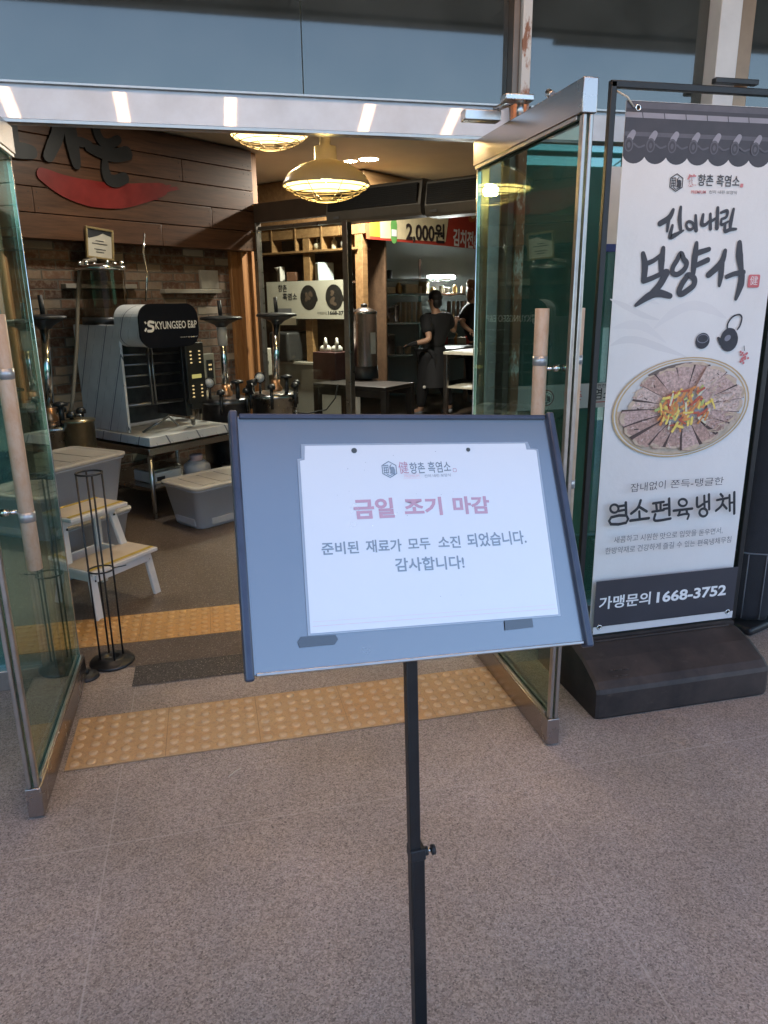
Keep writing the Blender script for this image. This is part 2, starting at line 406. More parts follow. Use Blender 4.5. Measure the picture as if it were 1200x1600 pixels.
def tactile_strip(x0, y0, nx, skew, lab):
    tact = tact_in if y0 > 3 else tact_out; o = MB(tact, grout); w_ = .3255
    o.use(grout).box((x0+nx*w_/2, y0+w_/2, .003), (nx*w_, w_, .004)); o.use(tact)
    for i in range(nx):
        o.box((x0+(i+.5)*w_, y0+w_/2, .0035), (w_-.0018, w_-.0018, .0062))
        for a in range(6):
            for b in range(6):
                o.lathe([(.0175, .0064), (.0155, .0095), (.010, .0112), (0, .0116)], (x0+(i+(a+.5)/6)*w_, y0+(b+.5)/6*w_, 0), 12)
    return tag(o.build('tactile_paving'), lab, None, kind='structure')
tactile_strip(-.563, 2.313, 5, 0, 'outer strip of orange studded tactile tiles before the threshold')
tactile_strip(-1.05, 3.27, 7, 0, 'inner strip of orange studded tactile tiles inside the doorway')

# ------------------------------------------------------------------ shopfront (facade plane Y = 2.94)
door_glass = GLASS('door_glass', (.63, .76, .69), .05, (.92, 1, .97), 0, .012, (.5, .52, .5))
pane_upper = GLASS('upper_pane_glass', (.26, .31, .31), .105, (1, .97, .88), .035, .07, (.4, .45, .45))
pane_side = GLASS('side_pane_glass', (.36, .60, .55), .16, (.66, 1, .97), 0, .16, (.14, .42, .41))
def rusty_white():
    m = D.materials.new('weathered_white_paint'); t = nodes(m); MATS['rw'] = m
    co = N(t, 'ShaderNodeTexCoord').outputs['Object']
    n1 = noise(t, mapping(t, co, (1, 1, .35)), 14, 7, .7); s = N(t, 'ShaderNodeSeparateXYZ'); L(t, co, s.inputs[0])
    h = ramp(t, mth(t, 'MULTIPLY', mth(t, 'SUBTRACT', s.outputs[2], 2.2), 1.6), [(0, .16), (.75, 0.0)])
    f = ramp(t, mth(t, 'ADD', n1, h), [(.60, 0.0), (.66, 1.0)])
    base = mixc(t, f, (.58, .57, .55), mixc(t, ramp(t, n1, [(.4, 0.0), (.8, 1.0)]), (.34, .14, .07), (.16, .08, .05)))
    principled(t, base, .5, 0, .4, 0, .03, n1, .3, .002); return m
rw = rusty_white()
facade_wall = M('facade_panel', (.30, .29, .28), .6, 0, .1, 1.5)
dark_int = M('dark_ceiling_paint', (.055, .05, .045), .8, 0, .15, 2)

sf = thing('shopfront', 'glass and aluminium shopfront around the open double doorway', 'shopfront', (1, 2.98, 0))
T = Matrix.Translation((-1, -2.98, 0))
o = MB(alu)                                   # transom beam, its face leans back a little
for x0, x1 in ((-7, 1.219), (1.281, 2.075), (2.245, 7.2)):
    o.prism([(x0, 2.94, 2.103), (x0, 2.964, 2.213), (x0, 3.05, 2.213), (x0, 3.05, 2.103)], (x1-x0, 0, 0))
o.build('transom_beam', sf, T)
o = MB(trim); o.box((-1.9, 2.955, 2.097), (6.2, .03, .010)); o.box((-1.9, 2.962, 2.2165), (6.2, .03, .006)); o.box((3.1, 2.962, 2.2165), (3.6, .03, .006)); o.build('beam_trim', sf, T)
MB(rw).box((1.262, 2.985, 2.1), (.037, .13, 4.196), bev=.003).build('mullion', sf, T)
MB(M('brown_anodised', (.16, .125, .10), .35, .7, .15, 12)).box((1.229, 2.992, 2.1), (.026, .10, 4.19), bev=.002).build('mullion', sf, T)
MB(M('mullion_white', (.62, .62, .62), .42, 0, .08, 6)).box((2.125, 2.985, 2.1), (.095, .13, 4.19), bev=.003).build('mullion', sf, T)
MB(M('mullion_brown', (.30, .20, .13), .35, .5, .25, 5)).box((2.212, 3.0, 2.1), (.075, .12, 4.19), bev=.003).build('mullion', sf, T)
MB(trim).box((-.705, 2.985, 1.045), (.06, .11, 2.08), bev=.003).build('door_jamb', sf, T)
MB(trim).box((1.168, 3.01, 1.045), (.05, .09, 2.08), bev=.003).build('door_jamb', sf, T)
MB(M('orange_primer', (.62, .20, .06), .5, 0, .3, 20)).box((1.235, 2.915, 2.17), (.055, .03, .125), bev=.004).build('pivot_plate', sf, T)
MB(darkmetal).box((2.16, 2.9, 2.33), (.2, .03, .02), bev=.003).build('mullion_bracket', sf, T)
for x0, x1 in ((-7, -1.602), (-1.598, .421), (.425, 1.215), (1.282, 2.075), (2.25, 7.2)):
    MB(pane_upper).box(((x0+x1)/2, 3.0, 3.22), (x1-x0, .012, 2.0)).build('upper_pane', sf, T)
for x0, x1 in ((-4.3, -2.502), (-2.498, -.737), (1.283, 2.075), (2.25, 4.498), (4.502, 7.2)):
    MB(pane_side).box(((x0+x1)/2, 2.99, 1.09), (x1-x0, .012, 2.01)).build('side_pane', sf, T)
    MB(trim).box(((x0+x1)/2, 2.985, .0425), (x1-x0, .07, .085), bev=.003).build('sill_rail', sf, T)

bld = thing('building', 'dark deep soffit and walls of the building above and around the shop', 'building', (1.5, 8, 0))
TB = Matrix.Translation((-1.5, -8, 0))
soff_m = M('soffit_panel', (.25, .26, .235), .6, 0, .12, 1.2)
o = MB(soff_m)
for i in range(14):                            # panelled soffit with open joints
    for j in range(3): o.box((-10.4+1.6*i+.8, -.35+1.13*j+.565, 3.64), (1.59, 1.12, .05), bev=.004)
o.box((1, 1.35, 3.72), (23, 3.4, .1)); o.box((1, -.43, 3.80), (23, .14, .42)); o.box((3.9, -.58, 3.80), (1.6, .14, .42), bev=.01)
o.build('soffit', bld, TB)
o = MB(facade_wall); o.box((1, 2.8, 5.6), (30, .3, 3.6)); o.box((-11, 7, 3.6), (12, 8, 7.2)); o.box((13, 7, 3.6), (12, 8, 7.2)); o.box((1, 8.2, 7.3), (36, 11, .4)); o.build('facade', bld, TB)
room_wall = M('interior_wall_paint', (.30, .275, .24), .7, 0, .15, 1.5)
ceil_m = M('interior_ceiling', (.62, .57, .47), .7, 0, .1, 1.5)
o = MB(room_wall); o.box((1.5, 13.5, 1.5), (12, .2, 3)); o.box((-4.1, 8.2, 1.5), (.2, 10.4, 3)); o.box((7.1, 8.2, 1.5), (.2, 10.4, 3)); o.build('interior_wall', bld, TB)
o = MB(ceil_m); o.box((1.5, 8.25, 2.86), (12, 10.3, .12)); o.box((1.5, 3.07, 2.53), (11.4, .02, .56)); o.build('interior_ceiling', bld, TB)
MB(dark_int).box((1.5, 3.75, 3.55), (14, .02, 1.25)).build('ceiling_void_wall', bld, TB)
# pleated blinds hang behind the upper panes
bm_ = M('blind_fabric', (.17, .18, .18), .8, 0, .12, 3)
o = MB(bm_); pts = []
for k in range(150): x = .5+k*.03; pts.append((x, 3.28+(.03 if k % 2 else 0)))
for a, b in zip(pts, pts[1:]): o.face([(a[0], a[1], 2.26), (b[0], b[1], 2.26), (b[0], b[1], 3.9), (a[0], a[1], 3.9)])
o.build('vertical_blind', None); tag(D.objects['vertical_blind'], 'grey pleated vertical blind behind the upper glass at right', 'blind')

# warm strip lamps in the soffit: they show as light streaks in the transom beam
lamp_m = EM('warm_strip_light', (1.0, .60, .35), 9.5)
for k, px in enumerate((16, 190, 360, 578, 716)):
    d = ray(px, 165); n_ = Vector((0, -1, .218)).normalized(); P = atY(px, 165, 2.952); r_ = d - n_*2*d.dot(n_); q = P + r_*((3.6-P.z)/r_.z)
    t = thing('strip_light', 'warm linear strip light recessed in the soffit', 'ceiling light', (q.x, q.y, 3.6), 0, 'warm strip lights in the walkway soffit')
    MB(darkmetal).box((0, 0, .008), (.16, 1.3, .016)).build('housing', t)
    MB(lamp_m).box((0, 0, -.004), (.075, 1.24, .008), bev=.003).build('diffuser', t)

# ------------------------------------------------------------------ doors, open outwards
handle_m = D.materials.new('worn_handle_film')
def _hm():
    t = nodes(handle_m); co = N(t, 'ShaderNodeTexCoord').outputs['Object']
    n1 = noise(t, mapping(t, co, (1, 1, .4)), 30, 6, .7); n2 = noise(t, co, 90, 4)
    base = mixc(t, ramp(t, n1, [(.30, 0.0), (.70, 1.0)]), (.46, .28, .16), (.53, .42, .32))
    base = mixc(t, ramp(t, n2, [(.6, 0.0), (.8, .35)]), base, (.26, .15, .09))
    principled(t, base, .5, 0, .4, 0, .03, n1, .2, .001)
_hm()
tape = M('silver_tape', (.45, .46, .47), .35, .6, .15, 40)
def door(lab, X, Y0, Y1, ztop, side, hx, hy, h0, h1, closer):
    """leaf in a plane of constant X from its free edge Y0 to the hinge Y1; side: +1 when its handle faces +X"""
    th = .045; t = thing('glass_door', lab, 'door', (X, Y1, 0)); TT = Matrix.Translation((-X, -Y1, 0)); ym = (Y0+Y1)/2; ln = Y1-Y0
    MB(rail_steel).box((X, ym, .056), (th, ln, .098), bev=.0025).build('bottom_rail', t, TT)
    MB(rail_steel).box((X, ym, ztop-.045), (th, ln, .088), bev=.0025).build('top_rail', t, TT)
    gz0, gz1 = .105, ztop-.089
    MB(door_glass).box((X, ym, (gz0+gz1)/2), (.012, ln-.03, gz1-gz0)).build('glass', t, TT)
    e = MB(trim)
    for s in (-1, 1):
        e.box((X+s*.010, Y0+.014, (gz0+gz1)/2), (.013, .022, gz1-gz0-.002), bev=.003)
    e.build('edge_stile', t, TT)
    e = MB(trim)
    for s in (-1, 1): e.box((X+s*.0145, ym+.012, gz0+.006), (.011, ln-.05, .013), bev=.002); e.box((X+s*.0145, ym+.012, gz1-.006), (.011, ln-.05, .013), bev=.002)
    e.build('glazing_bead', t, TT)
    MB(chrome).box((X, Y1-.006, (gz0+gz1)/2), (.016, .010, gz1-gz0), bev=.002).build('hinge_stile', t, TT)
    MB(darkmetal).lathe([(.0, .0), (.016, 0), (.016, .006), (0, .006)], (X, Y1-.04, .0), 12).build('floor_pivot', t, TT)
    for s in (side, -side):
        x = X+s*hx if s == side else X+s*.046
        g = MB(handle_m); g.tube([(x, hy, h0), (x, hy, h0+.001), (x, hy, h1-.001), (x, hy, h1)], [.0205, .0215, .0215, .0205], 20)
        hd = g.build('pull_handle', t, TT)
        a = MB(tape)
        for z in (h1-.155, h0+.16): a.tube([(x, hy, z-.014), (x, hy, z+.014)], .0226, 20)
        a.build('collar', hd, TT)
        a = MB(chrome)
        for z in (h1-.18, h0+.175):
            a.tube([(x-s*.015, hy, z), (X+s*.007, hy, z)], .0065, 10); a.tube([(X+s*.024, hy, z), (X+s*.007, hy, z)], .012, 6)
        a.build('standoff', hd, TT)
    if closer:
        k = MB(steel); k.box((X-.10, Y1-.28, ztop+.022), (.13, .05, .034), bev=.004); k.box((X-.02, Y1-.40, ztop+.052), (.10, .05, .02), bev=.004)
        k.tube([(X-.05, Y1-.28, ztop+.045), (X-.02, Y1-.36, ztop+.052)], .01, 8); k.tube([(X, Y1-.38, ztop+.0), (X, Y1-.38, ztop+.05)], .012, 8)
        k.tube([(X+.02, Y0+.28, ztop+.02), (X+.02, Y0+.31, ztop+.035)], .012, 8); k.build('closer_bracket', t, TT)
    return t
door('left glass door leaf standing open, its handle film worn to orange', -.602, 2.085, 2.975, 2.085, 1, .072, 2.2, .76, 1.478, False)
door('right glass door leaf standing open beside the tall menu banner', 1.075, 2.045, 2.905, 2.078, -1, .072, 2.132, .76, 1.472, True)

# sticker band and poster on the right side pane
t = tag(MB(M('sticker_vinyl', (.55, .54, .53), .5, 0, .04, 5)).box((1.52, 2.981, 1.084), (.47, .0015, .108)).build('sticker_band'), 'pale sticker band with red and black Korean letters on the right side glass', 'sticker')
m_ = basis((1.285, 2.9795, 1.03), (1, 0, 0), (0, 0, 1), (0, -1, 0))
o = MB(inkred); fit_text(o, '향촌', (.235, .035), (.325, .035), .045, .0002, .012); o.build('print', t, m_)
o = MB(inkblack); fit_text(o, '염소', (.385, .035), (.47, .035), .05, .0002, .012); o.build('print', t, m_)
o = MB(inkblack); fit_text(o, '속편한', (.375, .088), (.44, .088), .016, .0002); o.build('print', t, m_); o = MB(inkred); o.use(inkred).stroke([(.385, .024), (.44, .024)], .004, .0002); o.build('print', t, m_)
o = MB(M('emblem_dark_red', (.25, .05, .05), .5)); flat(o, circle((.155, .052), .036), .0002); o.use(inkwhite); flat(o, circle((.155, .052), .030), .0004); goat_logo(o, (.155, .052), .026, .0006, inkblack); o.build('print', t, m_)
t = tag(MB(white_paint).box((1.86, 2.979, 1.868), (.40, .004, .30), bev=.0015).build('notice_board'), 'white notice board mostly hidden behind the tall banner', 'notice')
o = MB(M('blue_ink', (.03, .05, .22), .5)); o.box((1.86, 2.975, 1.703), (.42, .006, .03)); o.build('print', t)

# ------------------------------------------------------------------ notice stand in the foreground
K = .594/.6
BP = [Vector(p) for p in ((.03291526, 1.23169464, 1.32304673), (.6305732, 1.27073473, 1.28725755), (.61932938, 1.05585413, .92054417), (.02167145, 1.01681404, .95633336))]
bu = (BP[1]-BP[0]).normalized(); bv = (BP[0]-BP[3]); bv = (bv - bu*bv.dot(bu)).normalized(); bn = bu.cross(bv)
BO = BP[3]
def bl(px, py): p = onp(px, py, BO, bn)-BO; return (p.dot(bu), p.dot(bv))
BW, BH = .600, .425
PX, PY = .305, 1.095
ss = thing('notice_stand', 'black pole stand holding a tilted board with a white early closing notice', 'sign stand', (PX, PY, 0))
TS = Matrix.Translation((-PX, -PY, 0)); BM_ = TS @ basis(BO, bu, bv, bn)
acryl = D.materials.new('clear_cover'); MATS['ac'] = acryl
def _board(mat, colr, var):
    t = nodes(mat); co = N(t, 'ShaderNodeTexCoord').outputs['Object']
    n1 = noise(t, co, 5, 5, .6); n2 = noise(t, co, 180, 2); n3 = noise(t, co, 60, 3)
    base = mixc(t, 1.0, colr, ramp(t, n1, [(.3, 1-var), (.7, 1+var)]), 'MULTIPLY')
    base = mixc(t, ramp(t, n3, [(.76, 0.0), (.80, .18)]), base, (.35, .36, .36))
    p = principled(t, base, .5, 0, .5, 1.0, .12)
    p.inputs['Coat IOR'].default_value = 3.0
    r = mth(t, 'ADD', mth(t, 'MULTIPLY', n1, .18), .16); L(t, r, p.inputs['Coat Roughness'])
_board(acryl, (.030, .034, .040), .15)
paperm = D.materials.new('laminated_paper'); _board(paperm, (.64, .65, .65), .02)
lamin = D.materials.new('laminate_border'); _board(lamin, (.20, .22, .24), .05)
ink_b = D.materials.new('print_black'); _board(ink_b, (.085, .10, .10), .15)  # black and red ink lightened, sky glare over the print put into the colour
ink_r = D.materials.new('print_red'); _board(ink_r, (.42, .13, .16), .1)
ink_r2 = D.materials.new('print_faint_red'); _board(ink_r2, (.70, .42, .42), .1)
bd = MB(acryl); bd.box((BW/2, BH/2, -.006), (BW-.004, BH-.004, .010), bev=.001); brd = bd.build('board', ss, BM_)
o = MB(navy_frame)
for x in (.0068, BW-.0068): o.box((x, BH/2, -.004), (.0138, BH+.012, .026), bev=.004, seg=3)
o.box((BW/2, BH-.003, -.006), (BW-.034, .009, .020), bev=.002); o.box((BW/2, BH/2, -.0165), (BW-.03, BH-.01, .008))
o.build('frame', ss, BM_)
o = MB(trim); o.box((BW/2, .003, -.006), (BW-.034, .005, .018), bev=.001); o.build('bottom_lip', ss, BM_)
# paper with notched upper corners inside a clear laminate border
pc = [bl(*q) for q in ((467, 697), (836, 693), (872, 960), (485, 990))]
def pp(u, v):                                # 0..1 across the sheet, v up from the lower edge
    a = Vector(pc[3])*(1-u)+Vector(pc[2])*u; b = Vector(pc[0])*(1-u)+Vector(pc[1])*u; return tuple(a*(1-v)+b*v)
brd2 = .0045/.45
out = [(-brd2, -brd2), (1+brd2, -brd2), (1+brd2, .965), (.975, .97), (.965, 1+brd2), (.008, 1+brd2), (.006, .93), (-brd2, .925)]
inn = [(.0, .0), (1., .0), (1., .955), (.99, .96), (.955, .962), (.952, 1.), (.022, 1.), (.018, .92), (.0, .915)]
o = MB(lamin); flat(o, [pp(*q) for q in out], .0006); o.build('laminate_border', brd, BM_)
o = MB(paperm); flat(o, [pp(*q) for q in inn], .0012); ppo = o.build('paper', brd, BM_)
def btext(mb, s, a, b, top, z, bold, sp=1.0):
    p0, p1 = Vector(bl(*a)), Vector(bl(*b)); q = Vector(bl(*top)); d = (p1-p0).normalized(); nn = Vector((-d.y, d.x))
    fit_text(mb, s, p0, p1, abs((q-p0).dot(nn)), z, bold, 0, sp)
Zt = .0016
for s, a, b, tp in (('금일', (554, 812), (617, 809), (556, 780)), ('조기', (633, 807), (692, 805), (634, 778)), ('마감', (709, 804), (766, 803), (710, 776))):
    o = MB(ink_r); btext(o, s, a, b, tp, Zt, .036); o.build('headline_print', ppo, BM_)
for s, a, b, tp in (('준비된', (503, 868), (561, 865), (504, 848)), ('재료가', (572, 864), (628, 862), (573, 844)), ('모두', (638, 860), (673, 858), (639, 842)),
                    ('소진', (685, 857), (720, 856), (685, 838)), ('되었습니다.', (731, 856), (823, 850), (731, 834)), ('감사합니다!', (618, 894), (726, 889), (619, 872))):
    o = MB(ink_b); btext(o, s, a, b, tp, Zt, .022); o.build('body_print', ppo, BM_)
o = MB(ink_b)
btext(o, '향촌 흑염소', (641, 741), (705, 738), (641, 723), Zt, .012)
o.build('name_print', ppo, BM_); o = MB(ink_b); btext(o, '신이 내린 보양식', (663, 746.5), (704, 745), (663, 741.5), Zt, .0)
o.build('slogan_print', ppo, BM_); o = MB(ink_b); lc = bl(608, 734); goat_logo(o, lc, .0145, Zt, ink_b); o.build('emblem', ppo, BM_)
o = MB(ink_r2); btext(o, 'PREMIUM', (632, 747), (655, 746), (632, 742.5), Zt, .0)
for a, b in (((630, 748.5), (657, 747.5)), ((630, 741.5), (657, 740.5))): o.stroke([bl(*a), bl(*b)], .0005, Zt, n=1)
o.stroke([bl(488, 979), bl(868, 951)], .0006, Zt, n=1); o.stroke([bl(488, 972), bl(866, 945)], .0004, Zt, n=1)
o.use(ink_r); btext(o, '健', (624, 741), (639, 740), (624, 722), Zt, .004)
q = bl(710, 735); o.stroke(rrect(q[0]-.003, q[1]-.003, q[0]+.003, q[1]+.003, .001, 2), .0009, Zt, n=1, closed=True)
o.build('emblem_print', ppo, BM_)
for px, py, s in ((553, 704.5, 1), (731, 703, .8)): o = MB(M('punched_hole', (.05, .07, .08), .6)); flat(o, circle(bl(px, py), .0052*s, .0048*s, .4, 14), .0017); o.build('punched_hole', ppo, BM_)
o = MB(M('punched_hole', (.05, .07, .08), .6))
for px, py in ((571, 723), (569, 735), (543, 733), (545, 768), (680, 706), (689, 773), (620, 801), (636, 806), (527, 774), (614, 712), (708, 768), (650, 772), (688, 932), (640, 884), (720, 930)):
    flat(o, circle(bl(px, py), random.uniform(.0004, .0009), None, 0, 7), .00165)
o.build('dust_speck', ppo, BM_)
tm = D.materials.new('black_tape'); _board(tm, (.004, .005, .006), .3); [n for n in tm.node_tree.nodes if n.type == 'BSDF_PRINCIPLED'][0].inputs['Coat IOR'].default_value = 2.0
for cs in (((465, 1003), (470, 995), (524, 992), (528, 999), (523, 1007), (468, 1012)), ((788, 970), (831, 966), (833, 980), (789, 985))):
    o = MB(tm); flat(o, [bl(*q) for q in cs], .0012); o.build('tape_remnant', brd, BM_)
# pole in two telescoping lengths, knob, base
LEAN = TS @ Matrix(((1, 0, -.0165, .0155), (0, 1, 0, 0), (0, 0, 1, 0), (0, 0, 0, 1)))
MB(black_metal).box((PX-.003, PY+.006, .665), (.0205, .0205, .65), rz=.06, bev=.002).build('upper_pole', ss, LEAN)
MB(black_metal).box((PX+.001, PY+.006, .265), (.0255, .0255, .51), rz=.06, bev=.002).build('lower_pole', ss, LEAN)
o = MB(black_plastic); o.box((PX+.001, PY+.006, .512), (.029, .029, .024), rz=.06, bev=.002)
o.tube([(PX+.014, PY+.006, .509), (PX+.023, PY+.006, .509)], .0085, 8)
o.tube([(PX+.0305, PY+.006, .509), (PX+.0375, PY+.006, .509)], [.0095, .0095], 8); o.use(chrome).tube([(PX+.022, PY+.006, .509), (PX+.031, PY+.006, .509)], .0035, 8)
o.build('clamp_knob', ss, LEAN)
c_ = BO+bu*.285+bv*.20-bn*.03
o = MB(black_metal); o.box((0, 0, 0), (.12, .16, .012), mtx=basis(c_, bu, bv, bn)); o.tube([(PX-.003, PY+.012, .985), (PX-.003, PY+.05, 1.0), tuple(c_)], .010, 8); o.build('board_bracket', ss, TS)
o = MB(black_metal); o.box((PX, PY-.145, .006), (.30, .31, .012), bev=.004); o.box((PX+.001, PY+.006, .02), (.05, .05, .02), bev=.004); o.build('base_plate', ss, TS)

# ------------------------------------------------------------------ tall menu banner on a water filled base
bs = thing('banner_stand', 'tall outdoor banner with black goat menu art in a black frame on a weighted base', 'banner stand', (1.71, 2.42, 0))
TBN = Matrix.Translation((-1.71, -2.42, 0))
basem = D.materials.new('moulded_base_plastic')
def _bm():
    t = nodes(basem); co = N(t, 'ShaderNodeTexCoord').outputs['Object']
    n1 = noise(t, co, 4, 6, .65); n2 = noise(t, co, 260, 2); n3 = noise(t, mapping(t, co, (1, 1, 3)), 18, 6, .7)
    base = mixc(t, ramp(t, n1, [(.35, 0.0), (.75, 1.0)]), (.020, .017, .017), (.075, .055, .047))
    base = mixc(t, ramp(t, n3, [(.62, 0.0), (.8, .35)]), base, (.16, .13, .115))
    principled(t, base, .5, 0, .4, 0, .03, n2, .25, .001)
_bm()
prof = [(2.158, .0), (2.150, .012), (2.150, .105), (2.156, .122), (2.18, .142), (2.27, .185), (2.355, .205), (2.375, .206), (2.375, .222), (2.425, .222), (2.425, .206), (2.52, .18), (2.64, .125), (2.66, .10), (2.66, .0)]
o = MB(basem)
x0, x1 = 1.30, 2.035
rows = []
for x, ins in ((x0, .03), (x0+.012, .008), (x0+.035, 0), (x1-.035, 0), (x1-.012, .008), (x1, .03)):
    rows.append([o.bm.verts.new((x, 2.405+(y-2.405)*(1-ins*1.2), z*(1-ins*(1 if z > .02 else 0)))) for y, z in prof])
fs = []
for a, b in zip(rows, rows[1:]):
    for j in range(len(prof)): fs.append(o.bm.faces.new((a[j], a[(j+1) % len(prof)], b[(j+1) % len(prof)], b[j])))
fs.append(o.bm.faces.new(rows[0])); fs.append(o.bm.faces.new(rows[-1][::-1]))
for f in fs: f.smooth = False
o.build('water_base', bs, TBN)
o = MB(M('base_emboss', (.03, .022, .02), .4))
for a, b in (((951, 1048), (957, 1047)), ((960, 1047), (972, 1046)), ((974, 1045.5), (983, 1045)), ((957, 1057), (966, 1056)), ((968, 1055.6), (981, 1054.6))):
    p, q = atZ(*a, .166), atZ(*b, .166); o.tube([p+Vector((0, 0, .0)), q], .0022, 5)
o.build('maker_emboss', bs, TBN)
o = MB(basem)
for z, y in ((.209, 2.362), (.209, 2.438)): o.box((1.667, y, z), (.66, .008, .008), bev=.002)
o.build('slot_rib', bs, TBN)
FY = 2.425
o = MB(black_metal); hb = .0135
for x in (1.352, 2.062): o.box((x, FY, 1.19), (.022, .022, 1.97), bev=.003)
o.box((1.707, FY, 2.166), (.732, .022, .022), bev=.003); o.box((1.707, FY, .216), (.70, .03, .02), bev=.003)
o.build('frame', bs, TBN)
CX0, CX1, CZ0, CZ1 = 1.393, 2.022, .232, 2.117
CY = 2.405
def cl(px, py): p = atY(px, py, CY-.0012); return (p.x-CX0, p.z-CZ0)
CMX = TBN @ basis((CX0, CY-.0012, CZ0), (1, 0, 0), (0, 0, 1), (0, -1, 0))
CW, CH = CX1-CX0, CZ1-CZ0
clothm = D.materials.new('banner_cloth')
def _cm():
    t = nodes(clothm); co = N(t, 'ShaderNodeTexCoord').outputs['Object']
    n1 = noise(t, co, 3, 5, .6); wv = noise(t, mapping(t, co, (1, 1, 1)), 500, 2)
    base = mixc(t, ramp(t, n1, [(.3, 0.0), (.7, 1.0)]), (.73, .70, .68), (.78, .76, .745))
    base = mixc(t, 1.0, base, ramp(t, wv, [(.3, .95), (.7, 1.03)]), 'MULTIPLY')
    principled(t, base, .55, 0, .35, 0, .03, mth(t, 'ADD', n1, mth(t, 'MULTIPLY', wv, .03)), .45, .02)
_cm()
o = MB(clothm); o.box(((CX0+CX1)/2, CY, (CZ0+CZ1)/2), (CW, .0022, CH)); cloth = o.build('banner_cloth', bs, TBN)
def c1(x, y): return cl(920+x/4, 120+y/4)
def c2(x, y): return cl(900+x/4, 460+y/4)
def c3(x, y): return cl(880+x/3.6375, 700+y/3.6375)
PXM = 1/4/1148.27*2.62                       # metres per crop pixel, for stroke widths
zz = [0.0002]
def nz(): zz[0] += .00004; return zz[0]
# tiled eave across the top
roof_d = M('print_roof_dark', (.062, .06, .072), .6, 0, .15, 12); roof_m = M('print_roof_mid', (.115, .11, .13), .6, 0, .15, 20); roof_l = M('print_roof_light', (.30, .29, .33), .6, 0, .1, 10)
o = MB(roof_d)
top = CH-.001; eb = CH-.158; pitch = .0805
flat(o, [(0.0, eb), (CW, eb), (CW, top), (0, top)], nz())
for k in range(9):
    cx = .062+pitch*k-.022; zq = nz()
    if cx+.045 > CW: cxm = CW
    pts_ = [(max(0, min(CW, cx+.048*math.cos(t))), eb+.016-.046*math.sin(t)) for t in [PI*q/12 for q in range(13)]]
    if max(p[0] for p in pts_)-min(p[0] for p in pts_) > .01: flat(o, pts_, zq)
o.use(roof_l); flat(o, [(0, CH-.050), (CW, CH-.050), (CW, CH-.034), (0, CH-.034)], nz())
o.use(roof_m); flat(o, [(0, CH-.022), (CW, CH-.022), (CW, CH-.004), (0, CH-.004)], nz()); flat(o, [(0, CH-.105), (CW, CH-.105), (CW, CH-.092), (0, CH-.092)], nz())
for k in range(7):
    cx = .02+pitch*k
    o.use(roof_l).stroke([(cx+.012, CH-.096), (cx+.002, CH-.112)], [.02, .024], nz(), n=2)
    o.use(roof_m); flat(o, circle((cx-.001, CH-.131), .0165, .022, 0, 18), nz()); o.use(roof_d); flat(o, circle((cx-.001, CH-.132), .0115, .0165, 0, 18), nz()); o.use(roof_m); flat(o, circle((cx-.001, CH-.132), .006, .009, 0, 12), nz())
    o.use(roof_m).stroke([(cx+.018, CH-.128), (cx+.036, CH-.138), (cx+.056, CH-.132)], .006, nz(), n=3)
    o.use(roof_d).stroke([(cx+.04, CH-.034), (cx+.044, CH-.05)], .003, nz(), n=1)
o.build('eave_print', cloth, CMX)
# logo line
o = MB(inkgrey); q = c1(545, 662); goat_logo(o, q, .0275, nz(), inkgrey); o.build('emblem_print', cloth, CMX); o = MB(inkgrey)
def ctext(mb, s, a, b, h, bold, f, sh=0): fit_text(mb, s, f(*a), f(*b), h*PXM, nz(), bold, sh)
ctext(o, '향촌 흑염소', (676, 682), (936, 690), 66, .012, c1); o.use(inkmid); ctext(o, '신이 내린 보양식', (748, 730), (920, 736), 20, 0, c1)
o.use(M('soft_red', (.60, .22, .23), .6)); ctext(o, '健', (608, 688), (668, 688), 70, .035, c1); ctext(o, 'PREMIUM', (636, 731), (728, 731), 18, .015, c1)
q = c1(953, 680); flat(o, rrect(q[0]-.006, q[1]-.006, q[0]+.006, q[1]+.006, .002, 2), nz())
o.build('logo_print', cloth, CMX)
